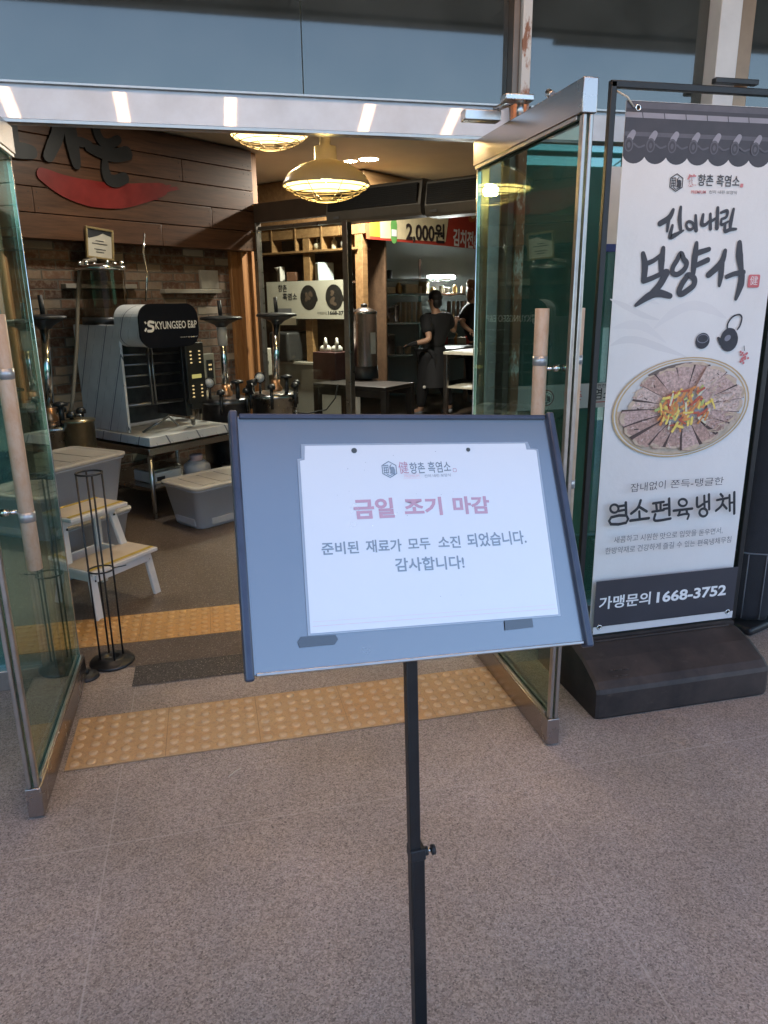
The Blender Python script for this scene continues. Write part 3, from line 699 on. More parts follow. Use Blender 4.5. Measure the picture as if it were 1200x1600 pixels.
# brush lettering
def brush(mb, f, pts, wd, sc=1.0):
    W = [v*PXM*sc*1.3 for v in wd] if isinstance(wd, (list, tuple)) else wd*PXM*sc*1.3
    mb.stroke([f(*p) for p in pts], W, nz())
def loop(mb, f, pts, wd): mb.stroke([f(*p) for p in pts], wd*PXM*1.25, nz(), closed=True)
o = MB(inkgrey)
for pts, wd in (([(525, 832), (500, 880), (442, 918)], [16, 26, 26]), ([(497, 885), (487, 965)], [22, 12]), ([(572, 815), (565, 890), (572, 960)], [14, 22, 16]), ([(520, 930), (505, 1000), (535, 990), (590, 960)], [14, 22, 22, 8]),
                ([(665, 868), (668, 960)], [14, 20]), ([(712, 862), (703, 918), (725, 925), (762, 890)], [14, 22, 16, 10]), ([(757, 858), (757, 950)], [14, 18]), ([(760, 905), (798, 880)], [14, 12]), ([(803, 820), (797, 945)], [16, 22]),
                ([(822, 850), (862, 838), (856, 876), (826, 890)], [12, 16, 14, 12]), ([(826, 890), (826, 925), (868, 905)], [12, 14, 10]), ([(902, 828), (885, 900), (880, 945)], [14, 22, 16]), ([(850, 920), (848, 965), (880, 955), (917, 952)], [12, 18, 18, 12]),
                ([(336, 1105), (348, 1180), (340, 1275)], [22, 34, 28]), ([(462, 1072), (452, 1150), (450, 1215)], [22, 34, 24]), ([(350, 1170), (400, 1150), (450, 1112)], [24, 22, 18]), ([(345, 1275), (400, 1255), (478, 1215)], [26, 24, 22]),
                ([(482, 1225), (440, 1300), (385, 1360)], [36, 34, 30]), ([(290, 1428), (370, 1372), (430, 1352), (505, 1370)], [16, 36, 38, 26]),
                ([(670, 1040), (660, 1120), (648, 1230)], [20, 34, 26]), ([(668, 1105), (748, 1078)], [28, 22]), ([(665, 1180), (740, 1145)], [24, 26]),
                ([(848, 1088), (822, 1165), (745, 1238)], [22, 34, 30]), ([(828, 1165), (822, 1240), (812, 1305)], [30, 30, 16]), ([(938, 1038), (938, 1120), (950, 1215)], [26, 40, 26]),
                ([(858, 1250), (905, 1232), (962, 1222)], [22, 24, 26]), ([(952, 1228), (945, 1300), (915, 1388)], [34, 38, 18])):
    brush(o, c1, pts, wd)
loop(o, c1, [(620, 905), (646, 915), (650, 940), (632, 956), (612, 946), (606, 922)], 14)
loop(o, c1, [(572, 1105), (590, 1140), (608, 1165), (592, 1205), (550, 1235), (520, 1225), (522, 1190), (545, 1150)], 26)
loop(o, c1, [(620, 1240), (655, 1262), (652, 1300), (620, 1330), (575, 1358), (560, 1340), (578, 1295), (600, 1262)], 30)
o.build('brush_lettering', cloth, CMX)
o = MB(M('seal_red', (.55, .13, .14), .6)); a, b = c1(986, 1318), c1(1068, 1236); flat(o, rrect(a[0], a[1], b[0], b[1], .006, 3), nz())
o.use(clothm); fit_text(o, '健', (a[0]+.008, a[1]+.009), (b[0]-.008, a[1]+.009), (b[1]-a[1])*.7, nz(), .0); o.build('seal_print', cloth, CMX)
# pale ink hills
hill = M('print_hill', (.68, .655, .645), .6, 0, .03, 3); hill2 = M('print_hill_pale', (.705, .68, .67), .6, 0, .03, 3)
z_keep = zz[0]; zz[0] = .00002
o = MB(hill)
for m_, ps, wd in ((hill, [(215, 30), (300, 70), (420, 130), (520, 160)], 26), (hill2, [(230, 210), (330, 190), (430, 205), (560, 300)], 40), (hill, [(215, 320), (300, 285), (400, 290), (520, 330), (690, 390)], 34),
                   (hill2, [(480, 220), (600, 120), (720, 70), (830, 90), (940, 150)], 44), (hill2, [(640, 110), (760, 62), (880, 90)], 22), (hill2, [(520, 60), (420, 30), (330, 60)], 30)):
    o.use(m_); brush(o, c2, ps, [4]+[wd]*(len(ps)-2)+[4])
o.build('hill_print', cloth, CMX); zz[0] = z_keep
# kettle, cup, berries
pk = M('print_kettle', (.035, .034, .045), .6, 0, .3, 30); pk2 = M('print_kettle_light', (.20, .20, .24), .6)
o = MB(pk); q = c2(787, 290); flat(o, circle(q, 51*PXM, 50*PXM), nz()); o.use(pk2).stroke(circle((q[0], q[1]+14*PXM), 40*PXM, 26*PXM, 0, 20), 5*PXM, nz(), n=1, closed=True)
o.build('cup_print', cloth, CMX); o = MB(pk); q = c2(952, 284); flat(o, circle(q, 66*PXM, 74*PXM, .2), nz()); brush(o, c2, [(905, 300), (884, 272)], [30, 12]); o.use(pk2); flat(o, circle((q[0]-12*PXM, q[1]+12*PXM), 24*PXM, 18*PXM, .5), nz())
o.use(pk); brush(o, c2, [(942, 222), (945, 180), (975, 140), (1015, 126), (1032, 145), (1022, 190), (1005, 218)], 8); q = c2(965, 222); flat(o, circle(q, 32*PXM, 12*PXM, -.2), nz())
o.build('kettle_print', cloth, CMX); o = MB(inkpink)
for k in range(16): flat(o, circle(c2(1047+random.uniform(-26, 26), 392+random.uniform(-38, 38)), 8*PXM, None, 0, 8), nz())
o.use(inkgrey); brush(o, c2, [(1045, 322), (1048, 350)], 4); o.build('berry_print', cloth, CMX)
# the dish
rim = M('print_rim', (.50, .35, .18), .6, 0, .2, 12); inn_ = M('print_plate', (.62, .60, .58), .6); dk = M('print_plate_shade', (.16, .12, .10), .6)
meats = [M('print_meat_%s' % n, c, .6, 0, .42, 110) for n, c in (('pink', (.50, .345, .305)), ('brown', (.43, .275, .225)), ('pale', (.57, .43, .375)))]
fat = M('print_meat_edge', (.55, .42, .31), .6, 0, .2, 40); shd = M('print_meat_shadow', (.075, .045, .04), .6)
veg = [M('print_veg_%s' % n, c, .6, 0, .12, 60) for n, c in (('orange', (.62, .25, .08)), ('yellow', (.78, .60, .14)), ('green', (.42, .48, .16)), ('cream', (.66, .62, .46)), ('red', (.45, .10, .06)))]
o = MB(rim)
C0 = Vector(c2(657, 708)); AX = Vector(c2(1085, 655))-Vector(c2(228, 762)); AX = AX/2; BX = (Vector(c2(672, 400))-Vector(c2(640, 1016)))/2
def el(r, t, dx=0, dy=0): p = C0+Vector((dx, dy))+AX*(r*math.cos(t))+BX*(r*math.sin(t)); return (p.x, p.y)
E_ = lambda r, n=48: [el(r, 2*PI*k/n) for k in range(n)]
flat(o, E_(1.0), nz()); o.use(inn_); flat(o, E_(.975), nz()); o.use(rim); flat(o, E_(.955), nz()); o.use(inn_); flat(o, E_(.93), nz())
o.use(dk); flat(o, [el(.9, t) for t in [R(70+55*k/12) for k in range(13)]]+[el(.62, t) for t in [R(125-55*k/12) for k in range(13)]], nz())
o.use(fat); flat(o, [el(.93, R(t)) for t in range(175, 345, 8)]+[el(.8, R(t)) for t in range(343, 174, -8)], nz())
for k in range(19):
    t0 = R(62+k*360/19+random.uniform(-3, 3)); da = R(random.uniform(19, 24)); w0, w1 = random.uniform(.30, .38), random.uniform(.78, .90); deg = math.degrees(t0) % 360
    mt = random.choice(meats); sw_ = random.uniform(.04, .09) if 140 < deg < 320 else random.uniform(0, .02)
    o.use(shd); flat(o, [el(w0+.02, t0-sw_*.3), el((w0+w1)/2, t0-sw_*random.uniform(.5, 1)), el(w1*.99, t0-sw_*random.uniform(.2, .9)), el(w1, t0+da*.5), el(w0, t0+da*.5)], nz())
    j_ = lambda: random.uniform(-.025, .025)
    o.use(mt); flat(o, [el(w0, t0+j_()), el(w0*.6+w1*.4, t0+j_()), el(w1-.02, t0+.02+j_()), el(w1+.02+j_(), t0+da*.35), el(w1+j_(), t0+da*.75), el(w1-.03, t0+da), el(w0, t0+da)], nz())
    o.use(fat); flat(o, [el(w1-.055+j_(), t0+.04), el(w1-.01, t0+.03), el(w1+.02, t0+da*.4), el(w1, t0+da*.8), el(w1-.05+j_(), t0+da*.85), el(w1-.035+j_(), t0+da*.5)], nz())
    for q in range(16):
        o.use(random.choice(meats+[fat, shd] if q % 5 == 0 else meats)); rr, tt = random.uniform(.42, .80), t0+da*random.uniform(.15, .85); o.stroke([el(rr, tt), el(rr+random.uniform(-.05, .05), tt+random.uniform(-.06, .06))], random.uniform(3, 9)*PXM, nz(), n=1)
for k in range(60):
    o.use(random.choice(meats+[fat, fat])); t0 = random.uniform(R(-50), R(50)); r0 = random.uniform(.42, .82); o.stroke([el(r0, t0), el(r0+random.uniform(-.12, .12), t0+random.uniform(-.14, .14))], random.uniform(3, 9)*PXM, nz(), n=1)
for k in range(110):
    o.use(random.choice([veg[0], veg[1], veg[1], veg[2], veg[3], veg[0], veg[4]]))
    r0 = .40*math.sqrt(random.random()); t0 = random.uniform(0, 2*PI); c = Vector(el(r0, t0, 6*PXM, 4*PXM)); a = random.gauss(.75, .7); l = random.uniform(35, 75)*PXM*.5
    o.stroke([c-Vector((math.cos(a), math.sin(a)))*l, c, c+Vector((math.cos(a+.15), math.sin(a+.15)))*l], random.uniform(10, 19)*PXM, nz(), n=2)
o.build('dish_print', cloth, CMX)
# captions
PX3 = 1/3.6375/1148.27*2.66
def t3(mb, s, a, b, h, bold, sh=0): fit_text(mb, s, c3(*a), c3(*b), h*PX3, nz(), bold, sh)
o = MB(inkgrey); t3(o, '잡내없이', (360, 243), (557, 222), 52, -.004); o.build('caption_print', cloth, CMX); o = MB(inkgrey); t3(o, '쫀득-탱글한', (585, 220), (883, 200), 50, -.004); o.build('caption_print', cloth, CMX)
o = MB(inkblack)
def b3(pts, wd=15): o.stroke([c3(*p) for p in pts], wd*PX3*1.05, nz())
def l3(c, r, wd=14, ry=None): o.stroke([c3(c[0]+r*math.cos(t), c[1]+(ry or r)*math.sin(t)) for t in [2*PI*k/10 for k in range(10)]], wd*PX3*1.05, nz(), n=3, closed=True)
l3((270, 334), 23); b3([(293, 322), (328, 316)]); b3([(293, 348), (328, 341)]); b3([(334, 300), (336, 368)], 17); o.stroke([c3(*p) for p in ((252, 383), (338, 373), (336, 414), (250, 422))], 18*PX3, nz(), n=2, closed=True)
b3([(418, 288), (402, 330), (365, 362)], 17); b3([(406, 322), (452, 350)], 16); b3([(410, 350), (412, 388)]); b3([(360, 402), (464, 388)], 17)
b3([(488, 305), (548, 296)]); b3([(505, 305), (509, 342)]); b3([(530, 300), (530, 340)]); b3([(484, 352), (548, 342)]); b3([(548, 315), (572, 311)]); b3([(548, 336), (572, 332)]); b3([(578, 278), (580, 370)], 17); b3([(500, 366), (500, 402), (586, 390)], 16)
l3((655, 300), 23, 14, 20); b3([(604, 346), (708, 334)], 16); b3([(640, 344), (632, 372)]); b3([(676, 340), (680, 364)]); b3([(628, 372), (686, 364), (682, 392)], 14)
b3([(735, 272), (738, 324), (770, 308)], 16); b3([(776, 262), (778, 332)], 15); b3([(778, 298), (797, 294)], 14); b3([(802, 254), (804, 338)], 16); l3((771, 356), 22, 15)
b3([(868, 252), (880, 266)]); b3([(848, 286), (908, 274)]); b3([(884, 282), (872, 318), (842, 346)], 16); b3([(880, 308), (902, 334)]); b3([(918, 258), (920, 346)]); b3([(920, 302), (940, 299)], 14); b3([(945, 242), (945, 362)], 17)
o.build('dish_name_print', cloth, CMX)
o = MB(inkmid)
t3(o, '새콤하고', (266, 530), (402, 515), 42, 0); t3(o, '시원한', (415, 517), (513, 507), 42, 0); t3(o, '맛으로', (526, 508), (622, 498), 42, 0); t3(o, '입맛을', (636, 497), (730, 487), 42, 0); t3(o, '돋우면서,', (744, 490), (878, 474), 42, 0)
t3(o, '한방약재로', (216, 592), (384, 578), 42, 0); t3(o, '건강하게', (398, 576), (528, 563), 42, 0); t3(o, '즐길', (542, 564), (604, 556), 42, 0); t3(o, '수', (620, 555), (648, 552), 40, 0); t3(o, '있는', (664, 553), (722, 545), 42, 0); t3(o, '편육냉채무침', (736, 547), (926, 524), 42, 0)
o.build('small_print', cloth, CMX)
o = MB(M('print_band', (.040, .038, .048), .55, 0, .12, 6)); za = c3(150, 747)[1]; zb = c3(160, 1002)[1]; flat(o, [(0, zb), (CW, zb), (CW, za), (0, za)], nz())
o.use(inkwhite); t3(o, '가맹문의', (180, 905), (470, 872), 84, .02); t3(o, '1668-3752', (505, 866), (896, 822), 74, .03); o.build('phone_print', cloth, CMX)
o = MB(M('print_flap', (.66, .655, .66), .5, 0, .04, 4)); flat(o, [(0, .001), (CW, .001), (CW, zb-.001), (0, zb-.001)], nz()); o.build('bottom_flap', cloth, CMX)
for c in ((.026, CH-.028), (CW-.026, CH-.028), (.026, .03), (CW-.026, .03)): o = MB(chrome); o.tube([(c[0]+.0085*math.cos(t), c[1]+.0085*math.sin(t), zz[0]+.001) for t in [2*PI*k/16 for k in range(16)]], .0028, 6, closed=True); o.build('eyelet', cloth, CMX)
for c in ((.026, .03), (CW-.026, .03), (.026, CH-.028), (CW-.026, CH-.028)): o = MB(M('dark_hole', (.02, .015, .012), .8)); flat(o, circle(c, .008, None, 0, 14), nz()); o.build('eyelet_hole', cloth, CMX)
o = MB(M('tie_cord', (.55, .5, .42), .8))
for a, b in (((1.393+.026, CY-.004, CZ1-.02), (1.36, FY, 2.15)), ((2.022-.026, CY-.004, CZ1-.02), (2.055, FY, 2.15)), ((2.022-.012, CY-.004, CZ0+.012), (2.058, FY, .24))): o.tube([a, ((a[0]+b[0])/2, a[1]-.006, (a[2]+b[2])/2), b], .003, 6)
o.build('tie_cord', bs, TBN)

# ------------------------------------------------------------------ other things outside
def wire_rack(t):
    o = MB(darkmetal); o.lathe([(0, .0), (.093, 0), (.095, .006), (.09, .014), (.06, .018), (.058, .026), (.03, .026), (.028, .020), (0, .02)], (0, 0, .001), 36); o.build('base_disc', t)
    o = MB(darkmetal)
    for k in range(4):
        a = R(20+90*k); o.tube([(.048*math.cos(a), .048*math.sin(a), .02), (.05*math.cos(a), .05*math.sin(a), .845)], .0042, 6)
    o.build('upright_wire', t)
    for z, r in ((.845, .0045), (.43, .0036)):
        o = MB(darkmetal); o.tube([(.051*math.cos(q), .051*math.sin(q), z) for q in [2*PI*k/24 for k in range(24)]], r, 6, closed=True)
        if z < .5: o.tube([(.05, .012, .43), (.065, .02, .428), (.075, .012, .432), (.085, .02, .43), (.10, .018, .434)], .0022, 5)
        o.build('ring', t)
wire_rack(thing('umbrella_rack', 'slim black wire umbrella holder on a round base in the doorway', 'umbrella stand', (-.494, 3.10, 0)))
t = thing('door_stop', 'round black door stop on the floor by the left door hinge', 'door stop', (-.585, 2.985, 0))
MB(black_plastic).lathe([(0, 0), (.052, 0), (.052, .006), (.046, .014), (.02, .02), (0, .021)], (0, 0, .001), 28).build('base', t)
MB(darkmetal).lathe([(0, .02), (.014, .02), (.014, .034), (.01, .038), (0, .038)], (0, 0, .001), 16).build('stud', t)
o = MB(M('dry_straw', (.62, .58, .48), .7)); p, q = atZ(357, 1214, .003), atZ(377, 1200, .006); o.tube([p, (p+q)/2+Vector((0, .003, .002)), q], .0016, 5); tag(o.build('drinking_straw'), 'thin pale straw lying on the paving in front of the tactile tiles', 'litter')

def wrap(lab, x, y, r, h, z0, seam):
    t = thing('folded_parasol', lab, 'parasol', (x, y, 0))
    o = MB(blackfab); rows = []
    n = 28
    for z, s in ((z0, .93), (z0+.03, 1.0), (z0+.32, 1.04), (z0+.33, .99), (z0+.7, 1.0), (h*.8, .92), (h, .78)):
        rows.append([o.bm.verts.new((r*s*math.cos(a)*(1+.05*math.cos(a*5+z*2)), r*s*math.sin(a)*(1+.05*math.cos(a*5+z*2)), z)) for a in [2*PI*k/n for k in range(n)]])
    fs = [o.bm.faces.new((A[k], A[(k+1) % n], B[(k+1) % n], B[k])) for A, B in zip(rows, rows[1:]) for k in range(n)]+[o.bm.faces.new(rows[0][::-1]), o.bm.faces.new(rows[-1])]
    for f in fs: f.smooth = True
    o.build('fabric_cover', t)
    o = MB(M('piping', (.16, .165, .18), .6)); o.tube([(r*1.045*math.cos(a)*(1+.05*math.cos(a*5+(z0+.325)*2)), r*1.045*math.sin(a)*(1+.05*math.cos(a*5+(z0+.325)*2)), z0+.325) for a in [2*PI*k/n for k in range(n)]], .004, 5, closed=True)
    for a in (R(222), R(262), R(300)): o.tube([(r*1.05*math.cos(a), r*1.05*math.sin(a), z) for z in (z0+.01, z0+.17, z0+.32)], .003, 5)
    o.build('seam', t)
    MB(black_plastic).box((0, 0, .02), (r*2.25, r*2.0, .04), rz=seam, bev=.016, seg=3).build('foot_plate', t)
    o = MB(chrome); o.tube([(r*.5, -r*.95, .60), (r*.62, -r*1.02, .56), (r*.55, -r*.98, .53)], .012, 6); o.build('buckle', t)
wrap('dark fabric wrapped parasol with pale seams just behind the banner', 2.40, 2.74, .105, 1.9, .06, .35)
wrap('second dark wrapped parasol at the far right edge', 2.72, 2.86, .11, 1.75, .12, .1)

# ------------------------------------------------------------------ interior, turned about 40 degrees to the facade
E1 = Vector((.77, .64, 0)).normalized(); E2 = Vector((-E1.y, E1.x, 0)); RZ = math.atan2(E1.y, E1.x)
# step stool
A_ = Vector((-.615, 3.565, 0)); B_ = Vector((-.34, 3.885, 0)); us = (B_-A_).normalized(); rzs = math.atan2(us.y, us.x)
st = thing('step_stool', 'white wooden two step stool with yellow edged treads', 'step stool', A_, rzs)
treadm = M('stool_tread', (.60, .52, .43), .55, 0, .08, 12); yell = M('yellow_grip_tape', (.50, .36, .06), .7, 0, .25, 40)
sw, sdp = .425, .40
def leg(p0, p1, wd=(.042, .022)):
    p0, p1 = Vector(p0), Vector(p1); o = MB(white_paint); d = p1-p0
    a, b = wd[0]/2, wd[1]/2
    q = [(-a, -b), (a, -b), (a, b), (-a, b)]
    o.prism([(p0.x+x, p0.y+y, p0.z) for x, y in q], d); bmesh.ops.bevel(o.bm, geom=o.bm.edges[:], offset=.003, segments=1, affect='EDGES')
    o.build('leg', st)
for x0, x1 in ((.015, .03), (sw-.015, sw-.03)):
    leg((x0, .0, 0), (x1, .035, .235)); leg((x0+(.015 if x0 < .2 else -.015), .19, .235), (x1+(.032 if x0 < .2 else -.032), .235, .475)); leg((x0, .395, 0), (x1+(.032 if x0 < .2 else -.032), .345, .475))
def tread(x0, x1, y0, y1, z, mid):
    o = MB(white_paint)
    o.box(((x0+x1)/2, (y0+y1)/2, z-.011), (x1-x0, y1-y0, .02), bev=.004); b = o.build('tread', st)
    o = MB(treadm)
    o.box(((x0+x1)/2, (y0+y1)/2, z), (x1-x0-.018, y1-y0-.02, .003)); o.build('tread_mat', b)
    for yy in ([y0+.03, y1-.03] if mid else [y0+.03]):
        o = MB(yell); o.box(((x0+x1)/2, yy, z+.0025), (x1-x0-.022, .022, .002)); o.build('grip_tape', b)
tread(-.006, sw+.006, -.015, .215, .26, False); tread(.03, sw-.03, .13, .375, .50, True)
o = MB(white_paint)
for x in (.03, sw-.03): o.box((x, .20, .215), (.02, .36, .045), bev=.003)
o.box((sw/2, .018, .215), (sw-.07, .02, .045), bev=.003); o.box((sw/2, .375, .215), (sw-.07, .02, .045), bev=.003); o.build('lower_rail', st)
o = MB(white_paint); o.box((sw/2, .232, .458), (sw-.13, .02, .045), bev=.003); o.box((sw/2, .345, .458), (sw-.13, .02, .045), bev=.003)
for x in (.063, sw-.063): o.box((x, .285, .458), (.02, .13, .045), bev=.003)
o.build('upper_rail', st)
o = MB(darkmetal)
for p in ((.062, .196, .43), (.035, .006, .20), (sw-.062, .196, .43), (sw-.035, .006, .20)): o.lathe([(0, 0), (.007, 0), (.005, .003), (0, .004)], (p[0], p[1]+.008, p[2]), 10, (0, -1, 0))
o.build('bolt', st)

# storage boxes
binm = M('grey_bin_plastic', (.50, .51, .55), .5, 0, .05, 4, .05, 200); lidm = M('bin_lid_plastic', (.43, .40, .37), .5, 0, .06, 5, .05, 200)
def storage_box(lab, F, z, L_, W_, H_, rz):
    """F: near corner on the floor; box spreads along +x and +y of its own frame"""
    t = thing('storage_box', lab, 'storage box', (F[0], F[1], z), rz, 'grey lidded storage boxes inside the doorway')
    def ring(ins, z, r): return [(x+L_/2, y+W_/2, z) for x, y in rrect(-L_/2+ins, -W_/2+ins, L_/2-ins, W_/2-ins, r, 5)]
    o = MB(binm); prof_ = [(.052, 0, .05), (.046, .008, .055), (.004, H_-.035, .05), (-.006, H_-.033, .055), (-.006, H_-.022, .055)]
    rows = [[o.bm.verts.new(p) for p in ring(*q)] for q in prof_]; n = len(rows[0])
    fs = [o.bm.faces.new((a[k], a[(k+1) % n], b[(k+1) % n], b[k])) for a, b in zip(rows, rows[1:]) for k in range(n)]+[o.bm.faces.new(rows[0][::-1]), o.bm.faces.new(rows[-1])]
    for f in fs[:-2]: f.smooth = True
    for (x, y, l, ax) in ((L_*.5, .046, L_*.55, 0), (.046, W_*.5, W_*.55, 1)):     # raised panel at the foot of two sides
        if ax == 0: o.box((x, y-.006, .045), (l, .012, .05), bev=.005)
        else: o.box((x-.006, y, .045), (.012, l, .05), bev=.005)
    o.build('box', t)
    o = MB(lidm); prof_ = [(-.010, H_-.022, .055), (-.014, H_-.018, .058), (-.012, H_-.004, .055), (0.0, H_, .05), (.022, H_-.001, .045), (.028, H_-.006, .04)]
    rows = [[o.bm.verts.new(p) for p in ring(*q)] for q in prof_]
    fs = [o.bm.faces.new((a[k], a[(k+1) % n], b[(k+1) % n], b[k])) for a, b in zip(rows, rows[1:]) for k in range(n)]+[o.bm.faces.new(rows[0][::-1]), o.bm.faces.new(rows[-1])]
    for f in fs[:-2]: f.smooth = True
    o.build('lid', t)
    o = MB(lidm)
    for k in range(3): o.box((L_*(.25+.25*k), W_*.5, H_-.004), (L_*.16, W_*.72, .004), bev=.0015)
    o.build('lid_rib', t)
storage_box('grey lidded storage box standing alone, nearest the notice board', (-.13, 4.90), .004, .60, .42, .31, R(35))
storage_box('grey lidded storage box at the bottom of the two box stack', (-.885, 4.06), .004, .60, .44, .325, R(50))
storage_box('grey lidded storage box on top of the two box stack', (-.885, 4.055), .33, .60, .44, .335, R(50))

# brick wall with timber fascia
L0 = Vector((-.435, 5.353, 0))
W0 = Vector((.416, 7.36, 0))                   # right end of the wall, at the timber post
def rot_thing(name, lab, cat, loc, group=None, rz=RZ): return thing(name, lab, cat, loc, rz, group)
brickm = D.materials.new('old_brick')
def _br():
    t = nodes(brickm); co = N(t, 'ShaderNodeTexCoord').outputs['Object']
    s = N(t, 'ShaderNodeSeparateXYZ'); L(t, co, s.inputs[0]); c = N(t, 'ShaderNodeCombineXYZ'); L(t, s.outputs[0], c.inputs[0]); L(t, s.outputs[2], c.inputs[1])
    wob = noise(t, co, 9, 3); v = N(t, 'ShaderNodeVectorMath', operation='ADD'); L(t, c.outputs[0], v.inputs[0])
    cw = N(t, 'ShaderNodeCombineXYZ'); k = mth(t, 'MULTIPLY', mth(t, 'SUBTRACT', wob, .5), .018); L(t, k, cw.inputs[0]); L(t, k, cw.inputs[1]); L(t, cw.outputs[0], v.inputs[1])
    b = N(t, 'ShaderNodeTexBrick'); L(t, v.outputs[0], b.inputs['Vector']); b.inputs['Scale'].default_value = 1; b.inputs['Brick Width'].default_value = .235; b.inputs['Row Height'].default_value = .070
    b.inputs['Mortar Size'].default_value = .007; b.inputs['Mortar Smooth'].default_value = .4; b.inputs['Color1'].default_value = (0, 0, 0, 1); b.inputs['Color2'].default_value = (1, 1, 1, 1); b.inputs['Mortar'].default_value = (.5, .5, .5, 1)
    n1 = noise(t, co, 22, 6, .7); n2 = noise(t, co, 2.2, 4)
    col = ramp(t, b.outputs['Color'], [(.0, (.10, .05, .035)), (.4, (.17, .085, .055)), (.68, (.23, .13, .085)), (.88, (.30, .22, .16)), (1, (.40, .34, .27))])
    col = mixc(t, ramp(t, n1, [(.45, 0.0), (.75, .75)]), col, (.34, .29, .23)); col = mixc(t, 1.0, col, ramp(t, n2, [(.3, .75), (.7, 1.15)]), 'MULTIPLY')
    col = mixc(t, b.outputs['Fac'], col, (.16, .135, .11))
    h = mth(t, 'ADD', mth(t, 'MULTIPLY', b.outputs['Fac'], -1.0), mth(t, 'MULTIPLY', n1, .35))
    principled(t, col, .85, 0, .3, 0, .03, h, .8, .012)
_br()
bw = rot_thing('brick_wall', 'old rustic brick wall behind the steel machines', 'wall', W0)
MB(brickm).box((-1.6, .08, 1.4), (3.2, .16, 2.79)).build('brickwork', bw)
lw = M('ledge_wood', (.34, .30, .25), .6, 0, .15, 8)
o = MB(lw); o.box((-1.55, -.035, 1.635), (.62, .07, .035), bev=.004); o.build('ledge', bw)
o = MB(lw); o.box((-.66, -.035, 1.60), (.62, .07, .035), bev=.004); o.box((-.45, -.02, 1.70), (.20, .03, .16), bev=.004); o.build('ledge', bw)
fwood = wood('fascia_timber', (.045, .02, .010), (.15, .066, .033), .45, 0, .8)
fs_ = rot_thing('sign_fascia', 'brown plank fascia carrying black brush letters above the brick wall', 'sign', W0)
zb_ = 1.5+6.75*.066
o = MB(fwood); hgt = (2.79-zb_)/5
cuts = ((-1.05,), (-2.1, -.52), (-1.4,), (-.8, -2.3), (-1.75,))
for k in range(5):
    xs = [-3.175]+sorted(cuts[k])+[-.025]
    for a, b in zip(xs, xs[1:]): o.box(((a+b)/2, -.10-.003*((k+len(xs)) % 2)-random.uniform(0, .003), zb_+hgt*(k+.5)), (b-a-.003, .2, hgt-.005), bev=.004)
o.use(darkmetal)
for k in range(5):
    for xk in list(cuts[k])+[-.1]:
        for dx_ in (-.03, .03):
            for dz_ in (-.3, .3): o.lathe([(0, 0), (.004, 0), (.003, .0015), (0, .002)], (xk+dx_, -.2055, zb_+hgt*(k+.5+dz_)), 8, (0, -1, 0))
o.build('plank_panel', fs_)
FP = W0+E2*(-.206)
def fl(x, y): p = onp(x/4, 180+y/4, FP, E2)-W0; return (p.dot(E1), p.z)
FM = basis((0, -.206, 0), (1, 0, 0), (0, 0, 1), (0, -1, 0))
kk = 1/4/1148*6.9
black_let = M('black_gloss_letter', (.010, .009, .009), .5, 0, .2, 10)
def letter(strokes):
    o = MB(black_let)
    for pts, wd in strokes: o.stroke([fl(*p) for p in pts], [v*kk for v in wd], .004+random.uniform(0, .003), .022)
    o.build('letter', fs_, FM)
letter([([(300, 20), (350, 60), (345, 130), (320, 190), (290, 260)], [30, 60, 62, 60, 50]), ])
letter([([(395, -60), (420, 60), (440, 180), (465, 310)], [50, 62, 66, 44]), ([(455, 165), (500, 172), (550, 182)], [40, 44, 26])])
letter([([(720, 20), (640, 45), (590, 65), (598, 120), (630, 170), (680, 180), (725, 155)], [30, 36, 40, 42, 46, 46, 40])])
letter([([(540, 205), (620, 235), (700, 255), (780, 240)], [38, 56, 60, 66])])
letter([([(645, 290), (648, 350), (668, 400), (710, 415), (765, 395)], [32, 44, 56, 58, 54])])
letter([([(-120, 200), (30, 215), (110, 222), (180, 232)], [50, 60, 70, 60])])
letter([([(20, -60), (40, 60), (60, 180)], [60, 80, 70])])
o = MB(M('dark_red_brush', (.20, .016, .013), .4, 0, .25, 5))
o.stroke([fl(*p) for p in ((262, 372), (400, 445), (560, 490), (740, 505), (900, 485), (1010, 465))], [v*kk for v in (60, 100, 122, 118, 92, 62)], .002, .012)
for p, wd in ((((900, 445), (990, 437)), 10), (((960, 470), (1060, 440)), 24), (((980, 475), (1100, 452)), 22), (((960, 490), (1110, 462)), 16), (((900, 520), (985, 528)), 14)):
    o.stroke([fl(*q) for q in p], [wd*kk, wd*kk*.35], .003+random.uniform(0, .002), .010)
o.build('red_brush_mark', fs_, FM)
pine = wood('knotty_pine', (.27, .115, .04), (.50, .25, .10), .5, 2, .7, True)
tp = rot_thing('timber_post', 'knotty orange pine post at the end of the brick wall', 'post', W0)
o = MB(pine); o.box((.06, .0, 1.4), (.125, .22, 2.79), bev=.006); o.build('post_board', tp)
o = MB(pine); o.box((-.055, -.02, 1.4), (.10, .14, 2.79), bev=.006); o.box((-.15, -.012, .98), (.085, .05, 1.95), bev=.004); o.build('post_board', tp)

